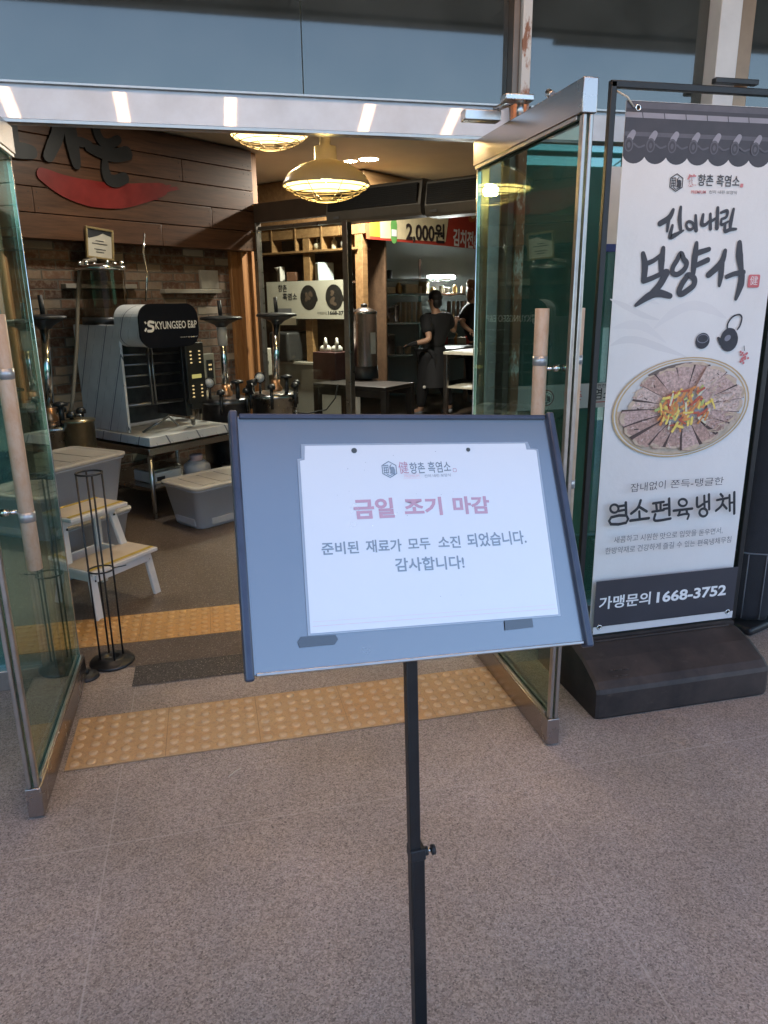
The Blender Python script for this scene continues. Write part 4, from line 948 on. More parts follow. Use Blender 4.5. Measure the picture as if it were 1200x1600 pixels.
# certificate frame
q = [onp(*p, W0-E2*.235, E2) for p in ((123, 352), (170, 357), (178, 408), (135, 402))]
c_ = q[3]; ux = (q[2]-q[3]).normalized(); uy = (q[0]-q[3]); uz = ux.cross(uy).normalized(); uy = uz.cross(ux); cw_, ch_ = (q[2]-q[3]).length, (q[0]-q[3]).length
cf = thing('certificate', 'small framed certificate with dark wavy header leaning above the machine', 'certificate', c_)
CB = basis((0, 0, 0), ux, uy, uz)
o = MB(M('gilt_frame', (.34, .25, .12), .4, .3, .2, 30))
for a, b in (((cw_/2, .007), (cw_, .014)), ((cw_/2, ch_-.007), (cw_, .014)), ((.007, ch_/2), (.014, ch_-.028)), ((cw_-.007, ch_/2), (.014, ch_-.028))): o.box((*a, .0), (*b, .02), bev=.002)
o.build('frame', cf, CB)
o = MB(M('certificate_paper', (.62, .58, .50), .5, 0, .05, 10)); o.box((cw_/2, ch_/2, -.004), (cw_-.02, ch_-.02, .004)); o.use(inkblack)
flat(o, [(.016, ch_-.016), (cw_-.016, ch_-.016), (cw_-.016, ch_-.05), (cw_*.62, ch_-.035), (cw_*.45, ch_-.055), (.03, ch_-.08), (.016, ch_-.075)], .0)
for k, wd in enumerate((.3, .55, .0, .42, .3)):
    if wd: o.stroke([(cw_*(.5-wd/2), ch_*(.58-.09*k)), (cw_*(.5+wd/2), ch_*(.58-.09*k))], .006, .0002, n=1, cap=False)
o.build('sheet', cf, CB)

# machine table
mtab = rot_thing('steel_table', 'stainless steel table carrying the packing machine', 'table', L0)
o = MB(rail_steel); o.box((.42, .40, .497), (.90, .88, .045), bev=.004); o.build('table_top', mtab)
o = MB(rail_steel); o.box((.42, .40, .21), (.84, .80, .025), bev=.003); o.build('lower_shelf', mtab)
for x in (.0, .84):
    for y in (.0, .80): MB(steel).tube([(x, y, .004), (x, y, .476)], [.015, .019], 14).build('leg', mtab)

# packing machine: white filmed side, black stadium head with lettering
film = D.materials.new('striped_protective_film')
def _fi():
    t = nodes(film); co = N(t, 'ShaderNodeTexCoord').outputs['Object']
    s = N(t, 'ShaderNodeSeparateXYZ'); L(t, co, s.inputs[0])
    v = mth(t, 'ADD', mth(t, 'ADD', mth(t, 'MULTIPLY', s.outputs[1], 1.0), mth(t, 'MULTIPLY', s.outputs[0], .8)), mth(t, 'MULTIPLY', s.outputs[2], .42))
    fr = mth(t, 'FRACT', mth(t, 'MULTIPLY', v, 4.6)); line = mth(t, 'LESS_THAN', mth(t, 'ABSOLUTE', mth(t, 'SUBTRACT', fr, .5)), .022)
    fr2 = mth(t, 'FRACT', mth(t, 'ADD', mth(t, 'MULTIPLY', v, 9.2), .3)); line2 = mth(t, 'LESS_THAN', mth(t, 'ABSOLUTE', mth(t, 'SUBTRACT', fr2, .5)), .025)
    dash = mth(t, 'GREATER_THAN', mth(t, 'FRACT', mth(t, 'MULTIPLY', s.outputs[2], 9)), .4)
    n1 = noise(t, co, 6, 4)
    b = mixc(t, mth(t, 'MULTIPLY', line, .85), (.72, .72, .73), (.06, .08, .14)); b = mixc(t, mth(t, 'MULTIPLY', mth(t, 'MULTIPLY', line2, dash), .35), b, (.12, .13, .16))
    b = mixc(t, 1.0, b, ramp(t, n1, [(.3, .88), (.7, 1.05)]), 'MULTIPLY')
    principled(t, b, .35, 0, .5, .3, .15, noise(t, co, 14, 3), .15, .004)
_fi()
mc = rot_thing('packing_machine', 'black and white packing machine with a lettered stadium shaped head', 'machine', L0)
o = MB(film); o.box((.36, .40, .565), (.74, .86, .065), bev=.004); o.build('base_tray', mc)
o = MB(film); o.box((.035, .535, .98), (.02, .56, .76), bev=.003); o.build('side_panel', mc)
o = MB(darkmetal); o.box((.36, .72, .98), (.62, .16, .755), bev=.004); o.box((.60, .46, 1.0), (.06, .36, .7), bev=.004); o.build('rear_housing', mc)
o = MB(M('dull_rod', (.20, .20, .20), .35, .9))
for z in (.79, .92, 1.0, 1.08, 1.15): o.tube([(.05, .30, z), (.56, .30, z-.01)], .008 if z > .8 else .013, 8)
for x in (.27, .30): o.tube([(x, .28, .78), (x, .28, 1.21)], .010, 10)
o.tube([(.10, .2, .60), (.28, .12, .70), (.42, .2, .61)], .009, 8); o.tube([(.50, .12, .62), (.42, .02, .68)], .018, 8); o.build('roller_frame', mc)
hx0, hx1, hz0, hz1, hy0, hy1 = .005, .505, 1.205, 1.50, -.02, .26
st_out = lambda g: [(x, z) for x, z in rrect(hx0+g, hz0+g, hx1-g, hz1-g, (hz1-hz0)/2-.045-g, 8)]
o = MB(film); o.prism([(x, hy0+.008, z) for x, z in st_out(.004)], (0, hy1-hy0, 0)); o.build('head_shell', mc)
o = MB(M('navy_black_panel', (.006, .007, .013), .55, 0, .1, 5, spec=.2)); o.prism([(x, hy0-.004, z) for x, z in st_out(0)], (0, .012, 0)); hf = o.build('head_front', mc)
hm = basis((hx0, hy0-.0046, hz0), (1, 0, 0), (0, 0, 1), (0, -1, 0))
o = MB(inkwhite); fit_text(o, 'KYUNGSEO E&P', (.128, .125), (.485, .125), .052, .0, .014); o.build('maker_lettering', hf, hm)
o = MB(inkwhite); fit_text(o, 'www.k-epnp.co.kr', (.33, .058), (.485, .058), .012, .0); o.build('maker_lettering', hf, hm)
o = MB(inkwhite); o.stroke([(.04, .115), (.055, .135)], .014, 0, n=1, cap=False); o.stroke([(.045, .178), (.055, .165)], .012, 0, n=1, cap=False)
o.stroke([(.115, .172), (.082, .176), (.074, .155), (.108, .142), (.100, .118), (.066, .116)], .018, .0002); o.build('maker_emblem', hf, hm)
o = MB(M('control_panel', (.03, .028, .025), .4, 0, .2, 10)); o.box((.665, .28, .98), (.10, .05, .56), bev=.004)
o.box((.665, .25, .98), (.17, .02, .46), bev=.004); cp = o.build('control_panel', mc)
ind = EM('indicator_glow', (1.0, .74, .34), .22)
o = MB(ind)
for sx in (-1, 1):
    for k in range(4): o.box((.665+sx*.042, .238, 1.06+.028*k), (.015, .008, .010), bev=.002); o.box((.665+sx*.042, .238, .80+.028*k), (.015, .008, .010), bev=.002)
o.build('indicator_light', cp)
o = MB(EM('display_glow', (.75, .66, .22), .16)); o.box((.665, .238, .955), (.09, .006, .03), bev=.002); o.build('display', cp)
o = MB(GLASS('dark_cylinder_glass', (.55, .52, .47), .06)); o.lathe([(.155, 1.41), (.155, 1.74)], (.16, .58, 0), 32); o.build('glass_cylinder', mc)
o = MB(chrome); o.lathe([(0, 1.775), (.12, 1.775), (.172, 1.765), (.176, 1.75), (.172, 1.735), (.15, 1.735), (0, 1.735)], (.16, .58, 0), 32)
for k in range(6): a = R(60*k+15); o.tube([(.16+.145*math.cos(a), .58+.145*math.sin(a), 1.765), (.16+.145*math.cos(a), .58+.145*math.sin(a), 1.80)], .014, 8)
o.build('cylinder_lid', mc)
o = MB(darkmetal); o.lathe([(0, 1.41), (.17, 1.41), (.17, 1.36), (0, 1.36)], (.16, .58, 0), 32); o.build('cylinder_base', mc)
hose = M('rubber_hose', (.22, .19, .15), .6, 0, .1, 20)
o = MB(hose); P_ = lambda x, y, d_: tuple((Matrix.Rotation(-RZ, 3, 'Z') @ (onp(x, y, L0+E2*d_, E2)-L0)))
o.tube([P_(150, 405, .6), P_(132, 408, .62), P_(124, 425, .64), P_(122, 460, .65), P_(120, 540, .66), P_(114, 620, .68), P_(108, 665, .68)], .014, 8); o.build('hose', mc)
o = MB(chrome); o.tube([P_(225, 365, .6), P_(224, 395, .6), P_(230, 425, .6), P_(228, 470, .55)], .008, 8); o.build('fill_pipe', mc)
for k, (px, py) in enumerate(((240, 692), (295, 668), (150, 685))):
    p = P_(px, py, .05 if k < 2 else .7); o = MB(M('caster_pink', (.42, .20, .18), .5)); o.lathe([(0, -.014), (.022, -.014), (.026, 0), (.022, .014), (0, .014)], (p[0]+.01, p[1]+.03, .503+.026), 14, (1, 0, 0)); o.build('caster', mc)

# things under and beside the table
scale = rot_thing('kitchen_scale', 'white kitchen scale on the lower shelf of the steel table', 'scale', L0+E1*.12+E2*.12)
o = MB(M('scale_plastic', (.62, .62, .60), .45)); o.box((.09, .1, .265), (.24, .26, .085), bev=.008); o.build('body', scale)
MB(steel).box((.09, .1, .325), (.25, .26, .018), bev=.005).build('weighing_plate', scale)
MB(inkblack).box((.02, -.0315, .262), (.07, .003, .03)).build('display', scale)
jar = rot_thing('plastic_jar', 'plastic jar with a pink lid under the steel table', 'jar', L0+E1*.5+E2*.12)
MB(M('jar_plastic', (.52, .52, .54), .4)).lathe([(0, .224), (.10, .224), (.105, .24), (.10, .30), (.06, .335), (0, .335)], (0, 0, 0), 24).build('body', jar)
MB(M('pink_lid', (.58, .38, .36), .5)).lathe([(.045, .33), (.05, .335), (.05, .375), (.045, .38), (0, .38)], (0, 0, 0), 24).build('lid', jar)
rbx = rot_thing('snack_packet', 'red packet tucked under the tray of the packing machine', 'packet', L0+E1*.62+E2*.06)
MB(redp).box((0, 0, .54), (.10, .06, .036), bev=.008).build('packet', rbx)

# pressure extractors with hand wheel screws
cop = M('copper_fitting', (.50, .26, .13), .35, .8, .2, 20); potm = M('pot_steel', (.40, .39, .38), .28, 1, .35, 6); potd = M('blackened_pot_steel', (.16, .16, .17), .3, .9, .5, 5)
whitep = M('white_gauge', (.70, .70, .68), .4)
def extractor(lab, px_w, py_w, px_s, py_s, px_p, py_top, Yp, rad, wheel, pm, z_base=.004):
    c = atY(px_p, py_top, Yp); tw = atY(px_w, py_w, Yp); sb = atY(px_s, py_s, Yp)
    t = thing('pressure_extractor', lab, 'extractor', (c.x, Yp, 0), 0, 'steel extractors with hand wheels')
    zt = c.z
    o = MB(pm); o.lathe([(0, z_base), (rad*.96, z_base), (rad, z_base+.02), (rad, zt-.05), (rad*1.06, zt-.045), (rad*1.06, zt-.015), (rad*.8, zt), (0, zt+.012)], (0, 0, 0), 36); o.build('pot', t)
    for k in range(6):
        a = R(60*k+20); x, y = rad*1.12*math.cos(a), rad*1.12*math.sin(a); o = MB(darkmetal)
        o.tube([(x, y, zt-.12), (x, y, zt+.05)], .014, 8); o.lathe([(0, 0), (.034, 0), (.034, .022), (.02, .04), (0, .04)], (x, y, zt+.045), 10); o.build('clamp', t)
    dx, dz = tw.x-c.x, tw.z; bx = sb.x-c.x
    o = MB(chrome); o.tube([(bx, 0, zt), (bx+(dx-bx)*.9, 0, zt+(dz-zt)*.93)], .030, 14); o.build('screw_column', t)
    if pm is potd: o = MB(whitep); o.tube([(bx+(dx-bx)*.62, 0, zt+(dz-zt)*.66), (bx+(dx-bx)*.88, 0, zt+(dz-zt)*.9)], .04 if pm is potd else .033, 14); o.build('sleeve', t)
    o = MB(cop); o.lathe([(0, 0), (.05, 0), (.055, .03), (.036, .06), (.036, .10), (0, .10)], (bx, 0, zt), 16); o.build('packing_gland', t)
    o = MB(black_plastic); o.lathe([(0, .02), (.04, .02), (wheel*.9, .012), (wheel, .006), (wheel, -.012), (wheel*.85, -.014), (.06, -.05), (.035, -.075), (0, -.075)], (dx, 0, dz), 32); o.tube([(dx+.0, 0, dz), (dx-.005, 0, dz+.14)], .016, 8); o.build('hand_wheel', t)
    g = MB(whitep); g.lathe([(0, 0), (.036, 0), (.038, .006), (0, .008)], (-rad*.62, -rad*.5, zt+.13), 20, (0, -1, 0)); g.use(darkmetal); g.tube([(-rad*.62, -rad*.47, zt+.09), (-rad*.62, -rad*.47, zt)], .012, 8); g.lathe([(.036, -.018), (.044, -.018), (.044, .010), (.038, .010)], (-rad*.62, -rad*.5, zt+.13), 20, (0, -1, 0)); g.build('gauge', t)
    g = MB(darkmetal); g.tube([(-rad*1.0, -.1, zt+.0), (-rad*1.1, -.1, zt+.10), (-rad*.8, -.15, zt+.11)], .022, 8); g.tube([(rad*.5, -rad*.7, zt), (rad*.5, -rad*.7, zt+.13)], .018, 8); g.lathe([(0, 0), (.05, 0), (.05, .018), (0, .03)], (rad*.5, -rad*.7, zt+.125), 14); g.build('valve', t)
extractor('dark stained steel extractor with hand wheel beside the packing machine', 345, 497, 353, 605, 352, 620, 6.35, .20, .17, potd)
extractor('steel extractor with hand wheel in front of the pine post', 432, 492, 431, 600, 428, 612, 6.30, .19, .165, potm)
extractor('steel extractor with hand wheel left of the packing machine', 68, 496, 78, 650, 82, 660, 5.35, .17, .14, potm)
sp_ = atY(122, 655, 5.25)
t = thing('stock_pot', 'brass toned stock pot behind the stacked storage boxes', 'pot', (sp_.x, 5.25, 0))
MB(M('brassy_pot', (.40, .33, .22), .35, .9, .2, 10)).lathe([(0, .004), (.095, .004), (.1, .02), (.1, sp_.z-.02), (.108, sp_.z-.015), (.108, sp_.z), (0, sp_.z+.01)], (0, 0, 0), 28).build('pot', t)
MB(steel).tube([(-.02, 0, sp_.z+.005), (-.02, 0, sp_.z+.03), (.02, 0, sp_.z+.03), (.02, 0, sp_.z+.005)], .006, 6).build('lid_knob', t)

# electric box, socket box and coiled cable on the wall
def wall_item(px, py, off): p = onp(px, py, W0-E2*off, E2); return p
p = wall_item(322, 577, .03); t = rot_thing('meter_box', 'beige meter box with a dark opening on the brick wall', 'electrical box', p)
MB(M('beige_steel', (.30, .28, .22), .5)).box((0, 0, 0), (.16, .06, .28), bev=.006).build('box', t); MB(black_plastic).box((.02, -.032, 0), (.07, .006, .17)).build('opening', t)
o = MB(ind)
for a, b in ((.01, .04), (.03, .04), (.01, .0), (.03, .0)): o.box((a, -.036, b), (.012, .003, .016))
o.build('indicator_light', t)
p = wall_item(306, 617, .1); t = rot_thing('power_box', 'cream power box beside the coiled cable', 'electrical box', p)
MB(M('cream_plastic', (.52, .48, .40), .5)).box((0, 0, 0), (.18, .16, .21), bev=.02).build('box', t); MB(inkblack).box((-.03, -.081, .0), (.05, .003, .07)).build('label_plate', t)
o = MB(hose); p = wall_item(296, 648, .14); q = wall_item(275, 622, .14); r = wall_item(284, 635, .16)
for k in range(3): o.tube([tuple(p+E1*(.075+.008*k)*math.cos(a)-E2*.02*k+Vector((0, 0, (.09+.006*k)*math.sin(a)))) for a in [2*PI*j/20 for j in range(20)]], .013, 6, closed=True)
o.tube([tuple(v) for v in (q, r, p+Vector((0, 0, .1)))], .012, 6); tag(o.build('coiled_cable'), 'pale coiled cable hanging beside the cream power box', 'cable')
p = onp(408, 565, W0-E2*.02+E1*.1, E2); t = rot_thing('wall_switch', 'cream junction box fixed to the pine post', 'electrical box', p)
MB(M('cream_plastic', (.5, .45, .35), .5)).box((0, -.05, 0), (.10, .10, .26), bev=.008).build('box', t); MB(steel).box((0, -.102, 0), (.012, .004, .02)).build('screw', t)

# pendant lamps
enamel = M('cream_enamel', (.72, .66, .52), .35, 0, .05, 6, coat=.5)
_t = enamel.node_tree; _p = [n for n in _t.nodes if n.type == 'BSDF_PRINCIPLED'][0]; _o = [n for n in _t.nodes if n.type == 'OUTPUT_MATERIAL'][0]
_tl = N(_t, 'ShaderNodeBsdfTranslucent'); _tl.inputs[0].default_value = (.75, .64, .44, 1); _x = N(_t, 'ShaderNodeMixShader'); _x.inputs[0].default_value = .13
L(_t, _p.outputs[0], _x.inputs[1]); L(_t, _tl.outputs[0], _x.inputs[2]); L(_t, _x.outputs[0], _o.inputs[0])
bulbm = EM('bulb_glow', (1.0, .80, .42), 20.0); cage = M('cage_wire', (.10, .08, .05), .5, .5)
def pendant(lab, px, py, dia_px, Yp, col, pw):
    c = atY(px, py, Yp); r = dia_px/2/1148.27*(Vector(c)-CAM).dot(fwd)
    t = thing('pendant_lamp', lab, 'pendant lamp', (c.x, Yp, c.z), 0, 'caged enamel pendant lamps')
    o = MB(enamel); k = r/.217
    o.lathe([(.010*k, .232*k), (.026*k, .222*k), (.027*k, .182*k), (.054*k, .178*k), (.056*k, .118*k), (.066*k, .112*k), (.13*k, .092*k), (.19*k, .052*k), (.214*k, .012*k), (.217*k, .0), (.211*k, .0), (.207*k, .012*k), (.184*k, .048*k), (.125*k, .086*k), (.05*k, .105*k), (0, .106*k)], (0, 0, 0), 48); sh = o.build('shade', t)
    o = MB(bulbm); o.lathe([(0, .0), (.03*k, .012*k), (.042*k, .05*k), (.032*k, .07*k), (.02*k, .085*k)], (0, 0, .02*k), 20); o.build('bulb', t)
    o = MB(cage)
    for rr, z in ((.20, -.012), (.165, -.034), (.13, -.05), (.095, -.062), (.058, -.07)): o.tube([(rr*k*math.cos(a), rr*k*math.sin(a), z*k) for a in [2*PI*j/32 for j in range(32)]], .0026*k, 5, closed=True)
    for j in range(8): a = PI*j/4+.2; o.tube([(rr*k*math.cos(a), rr*k*math.sin(a), z*k) for rr, z in ((.215, .0), (.20, -.012), (.165, -.034), (.13, -.05), (.095, -.062), (.058, -.07))], .0022*k, 5)
    o.build('wire_cage', t)
    o = MB(enamel); o.tube([(0, 0, .23*k), (0, 0, 2.79-c.z)], .006, 8); o.lathe([(0, 0), (.05, 0), (.05, .02), (.0, .025)], (0, 0, 2.77-c.z), 20); o.build('cord', t)
    l = D.lights.new('lamp_glow', 'POINT'); l.energy = pw; l.color = col; l.shadow_soft_size = .03
    lo = D.objects.new('lamp_glow', l); COL.objects.link(lo); lo.parent = t; lo.location = (0, 0, -.005)
    return t
pendant('cream enamel pendant lamp hanging lower, whole shade in view', 510, 291, 137, 3.88, (1, .70, .24), 3.4)
pendant('cream enamel pendant lamp hanging higher, half hidden by the beam', 421, 212, 122, 4.5, (1, .72, .36), 3.2)
# ceiling downlights
for k, (px, py, lab) in enumerate(((576, 249, 'round white downlight in the ceiling beside the lower pendant lamp'), (548, 252, 'small far downlight in the ceiling beside the lower pendant cord'), (227, 135, 'white downlight seen through the upper glass'))):
    p = atZ(px, py, 2.797); t = thing('downlight', lab, 'downlight', (p.x, p.y, 2.797), 0, 'ceiling downlights'); s = (.09, .06, .08)[k]
    MB(enamel).lathe([(s, 0), (s*1.15, -.004), (s*1.15, .002), (s, .002)], (0, 0, 0), 28).build('trim_ring', t)
    l = D.lights.new('downlight_beam', 'AREA'); l.shape = 'DISK'; l.size = s*2; l.energy = (14, 22, 1.2)[k]; l.color = (1, .94, .80); lo = D.objects.new('downlight_beam', l); COL.objects.link(lo); lo.parent = t; lo.location = (0, 0, -.012)
    MB(EM('downlight_glow', (1, .96, .84), 45.0)).lathe([(0, -.001), (s, -.001)], (0, 0, 0), 28).build('diffuser', t)

# ------------------------------------------------------------------ glazed inner partition and air curtains
PD = -E2                                       # runs from the pine post towards the camera
def prt(s_, off=0): return W0+PD*s_+E1*off
RP = math.atan2(PD.y, PD.x)
part_glass = GLASS('partition_glass', (.90, .93, .90), .03, (1, 1, 1), 0)
gp = thing('glass_partition', 'glazed partition in slim steel frame between the pine post and the air curtains', 'partition', W0, RP)
def sx_(px, py=500):                          # distance along the partition seen at a pixel column
    p = onp(px, py, W0, E1); return (p-W0).dot(PD)
s0, s1, s2 = sx_(409), sx_(545), sx_(760)
zt0 = 2.26
frm = M('partition_frame', (.30, .275, .24), .3, .85, .15, 14)
for s_, wd in ((s0, .05), (s1, .06)): MB(frm).box((s_, 0, zt0/2), (wd, .06, zt0), bev=.004).build('frame_post', gp)
MB(M('partition_header', (.075, .05, .035), .5, 0, .2, 5)).box(((s0+s1)/2, 0, 2.27), (s1-s0+.1, .07, .16), bev=.004).build('header', gp)
MB(frm).box(((s0+s1)/2, 0, 2.14), (s1-s0-.07, .045, .03), bev=.003).build('top_rail', gp)
MB(part_glass).box(((s0+s1)/2, 0, 1.1), (s1-s0-.065, .008, 2.05)).build('pane', gp)
o = MB(M('paper_notice', (.46, .42, .30), .7, 0, .08, 12)); a = onp(435, 497, W0-E1*.006, E1)-W0; b = onp(463, 508, W0-E1*.006, E1)-W0
o.box(((a.dot(PD)+b.dot(PD))/2, -.006, (a.z+b.z)/2), (abs(b.dot(PD)-a.dot(PD)), .002, abs(a.z-b.z))); o.build('notice_slip', gp)
acm = M('air_curtain_shell', (.20, .185, .165), .4, .4, .1, 6); acd = M('air_curtain_grille', (.012, .012, .013), .6)
def air_curtain(lab, xa, xb, yt, yb, off):
    P = W0-E1*off
    a = onp(xa, (yt+yb)/2, P, E1)-P; b = onp(xb, (yt+yb)/2, P, E1)-P; sa, sb = a.dot(PD), b.dot(PD)
    z1 = onp(xb, yt, P, E1).z; z0 = onp(xb, yb, P, E1).z
    c = P+PD*((sa+sb)/2); ln = sb-sa; t = thing('air_curtain', lab, 'air curtain', (c.x, c.y, (z0+z1)/2), RP); h = z1-z0
    o = MB(acm); pr_ = [(-.0, -h/2), (-.02, -h*.42), (-.03, -h*.2), (.0, h*.44), (.02, h/2), (.17, h/2), (.17, -h/2)]
    o.prism([(-ln/2, -y if False else y*1.0, z) for y, z in [(p[0]+.0, p[1]) for p in pr_]], (ln, 0, 0)); o.build('shell', t, Matrix.Rotation(PI, 4, 'Z') if False else None)
    o = MB(acd); o.box((0, -.012, h*.10), (ln*.94, .05, h*.55), mtx=Matrix.Rotation(-.12, 4, 'X'))
    for k in range(9): o.box((0, -.038, h*(-.12+.055*k)), (ln*.93, .006, .006), mtx=Matrix.Rotation(-.12, 4, 'X'))
    o.build('grille', t)
    MB(inkmid).box((-ln*.38, -.032, -h*.36), (.06, .004, .018)).build('badge', t)
air_curtain('long dark air curtain hanging over the inner doorway, left one of the pair', 512, 660, 278, 336, .02)
air_curtain('dark air curtain over the inner doorway, right one next to the open door', 667, 790, 266, 328, .02)

# ------------------------------------------------------------------ kitchen
KC = Vector((1.72, 8.0, 0))                    # corner of the timber bulkhead
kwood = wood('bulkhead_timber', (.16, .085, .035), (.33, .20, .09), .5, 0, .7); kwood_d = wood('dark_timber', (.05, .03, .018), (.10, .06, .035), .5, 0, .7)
zk = 1.5+8.0*.085
kb = thing('kitchen_bulkhead', 'timber bulkhead box over the kitchen opening', 'bulkhead', KC, RZ)
o = MB(kwood); o.box((1.9, .17, (zk+2.79)/2), (3.8, .34, 2.79-zk), bev=.004); o.build('front_face', kb)
o = MB(kwood); o.box((.17, 1.5, (zk+2.79)/2), (.34, 2.3, 2.79-zk-.001), bev=.004); o.build('side_face', kb)
o = MB(M('orange_trim', (.42, .16, .06), .5, 0, .15, 14))
for z in (zk+.012, zk+.118): o.box((1.98, -.012, z), (3.3, .024, .016), bev=.002)
for k in range(9): o.box((.38+.40*k, -.011, zk+.065), (.018, .022, .09))
o.build('slot_trim', kb)
o = MB(kwood_d)
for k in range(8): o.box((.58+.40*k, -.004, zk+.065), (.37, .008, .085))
o.build('slot_panel', kb)
# price banner
def kl(px, py, off=.03): p = onp(px, py, KC-E2*off, E2)-KC; return (p.dot(E1), p.z)
pb = thing('price_banner', 'red and yellow price banner reading two thousand won over the kitchen', 'banner', KC-E2*.03, RZ)
PBM = basis((0, 0, 0), (1, 0, 0), (0, 0, 1), (0, -1, 0))
x0 = kl(572, 350)[0]; x1 = kl(800, 350)[0]; zb2 = kl(573, 373)[1]; zt2 = zb2+.46
o = MB(M('banner_red', (.46, .05, .03), .5, 0, .08, 4)); o.box(((x0+x1)/2, .0, (zb2+zt2)/2), (x1-x0, .003, zt2-zb2)); pbp = o.build('banner_sheet', pb)
o = MB(M('banner_yellow', (.75, .42, .05), .5)); flat(o, [(x0, zb2+.03), (x0+.25, zb2+.03), (x0+.25, zt2), (x0, zt2)], .002)
o.use(M('banner_orange', (.62, .14, .06), .5)); flat(o, [(x0, zb2), (x0+.06, zb2), (x0+.06, zt2), (x0, zt2)], .0025)
o.use(M('banner_cream', (.72, .62, .40), .5)); xx = kl(703, 350)[0]; flat(o, [(x0+.24, zb2+.02), (xx-.10, zb2+.045), (xx, zt2), (x0+.22, zt2)], .003); o.build('colour_field', pbp, PBM)
o = MB(M('bottle_green', (.14, .36, .10), .4)); xb_ = kl(615, 350)[0]; o.stroke([(xb_, zb2+.03), (xb_, zb2+.17), (xb_+.005, zb2+.24), (xb_+.01, zb2+.33)], [.11, .12, .06, .045], .004); o.use(inkwhite); flat(o, [(xb_-.045, zb2+.05), (xb_+.05, zb2+.05), (xb_+.05, zb2+.12), (xb_-.045, zb2+.12)], .0055)
o.build('bottle_print', pbp, PBM)
o = MB(M('banner_black', (.03, .02, .02), .5)); a = kl(634, 379); b = kl(694, 383); fit_text(o, '2,000원', a, b, kl(634, 343)[1]-kl(634, 378)[1], .005, .03)
c = kl(648, 338); d_ = kl(700, 341); fit_text(o, '막걸리', c, d_, .12, .005, .03); o.build('price_print', pbp, PBM)
o = MB(inkwhite); a = kl(707, 384); b = kl(747, 390); h_ = kl(707, 356)[1]-kl(707, 384)[1]; fit_text(o, '김치전&', a, b, h_, .005, .03); a = kl(750, 391); b = kl(778, 395); fit_text(o, '막걸리', a, b, h_*.95, .005, .03)
a = kl(752, 353); b = kl(776, 357); fit_text(o, '반가운', a, b, .09, .005, .01); o.build('menu_print', pbp, PBM)
o = MB(M('goblet_red', (.55, .16, .05), .5)); a = kl(738, 338); flat(o, circle((a[0], a[1]), .11, .07, .3), .004); o.use(M('banner_cream', (0, 0, 0))); flat(o, circle((a[0]+.02, a[1]+.01), .06, .035, .3), .005); o.build('food_print', pbp, PBM)

# left kitchen face with shelves, hatch and counter, seen through the glass
kf = thing('kitchen_counter', 'grey fronted kitchen counter with a timber framed serving hatch', 'counter', KC, RZ)
greyc = M('counter_grey', (.26, .26, .235), .55, 0, .1, 3)
zc = 1.5-.078*8.6
o = MB(greyc); o.box((.02, 1.35, zc/2), (.06, 2.4, zc-.06), bev=.004); o.build('counter_front', kf)
o = MB(M('counter_top', (.34, .32, .27), .4)); o.box((.10, 1.35, zc-.015), (.34, 2.5, .03), bev=.004); o.build('counter_top', kf)
def kh(px, py, off=0.0): p = onp(px, py, KC-E1*off, E1)-KC; return p.dot(E2), p.z
o = MB(kwood)
for px in (482, 562): y, z = kh(px, 500); o.box((.05, y, (zc+zk)/2), (.09, .10, zk-zc), bev=.003)
o.build('hatch_post', kf)
o = MB(kwood_d); y0, _ = kh(574, 400); y1, _ = kh(405, 400)
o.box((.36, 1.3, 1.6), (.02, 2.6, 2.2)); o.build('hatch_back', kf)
o = MB(kwood)
for py in (393, 352):
    z = kh(480, py)[1]; o.box((.10, 1.35, z), (.24, 2.5, .022), bev=.002)
for px in (462, 503, 425, 543): y, _ = kh(px, 380); o.box((.10, y, (kh(480, 393)[1]+kh(480, 352)[1])/2), (.22, .016, kh(480, 352)[1]-kh(480, 393)[1]-.024))
o.build('upper_shelf', kf)
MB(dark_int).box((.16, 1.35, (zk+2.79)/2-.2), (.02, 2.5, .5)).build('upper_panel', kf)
# goat banner on the hatch
gb = thing('hatch_banner', 'pale banner with two dark round dishes across the serving hatch', 'banner', KC-E1*.03, RZ)
y0, zt_ = kh(419, 441); y1, _ = kh(540, 441); zb3 = kh(470, 498)[1]
GM = basis((0, y0, zb3), (0, -1, 0), (0, 0, 1), (-1, 0, 0)); gw, gh = abs(y0-y1), zt_-zb3
o = MB(M('hatch_banner_cloth', (.50, .48, .40), .6, 0, .05, 4)); o.box((0, (y0+y1)/2, (zt_+zb3)/2), (.003, gw, gh)); gs = o.build('banner_sheet', gb)
o = MB(M('dish_black', (.02, .018, .016), .5, 0, .3, 30))
for u in (.56, .88): flat(o, circle((gw*u, gh*.56), gh*.30, gh*.33, .2), .003); o.stroke([(gw*(u+.0), gh*.8), (gw*(u+.08), gh*.62), (gw*(u+.1), gh*.5)], gh*.1, .0034)
o.use(M('dish_brown', (.10, .07, .05), .6))
for u in (.56, .88):
    for k in range(7): flat(o, circle((gw*u+random.uniform(-.1, .1)*gh, gh*.56+random.uniform(-.2, .2)*gh), gh*.07, gh*.05, k), .004+.0002*k)
o.build('dish_print', gs, GM)
o = MB(inkblack); fit_text(o, '향촌', (gw*.16, gh*.72), (gw*.28, gh*.72), gh*.2, .003, .02); fit_text(o, '흑염소', (gw*.22, gh*.5), (gw*.41, gh*.5), gh*.19, .003, .02); fit_text(o, '1668-37', (gw*.80, gh*.11), (gw*.99, gh*.11), gh*.1, .003, .03); fit_text(o, '가맹문의', (gw*.66, gh*.11), (gw*.78, gh*.11), gh*.08, .003)
o.build('lettering', gs, GM)
o = MB(inkmid); flat(o, [(gw*.12, gh*.1), (gw*.33, gh*.1), (gw*.33, gh*.28), (gw*.12, gh*.28)], .003); o.build('small_print', gs, GM)

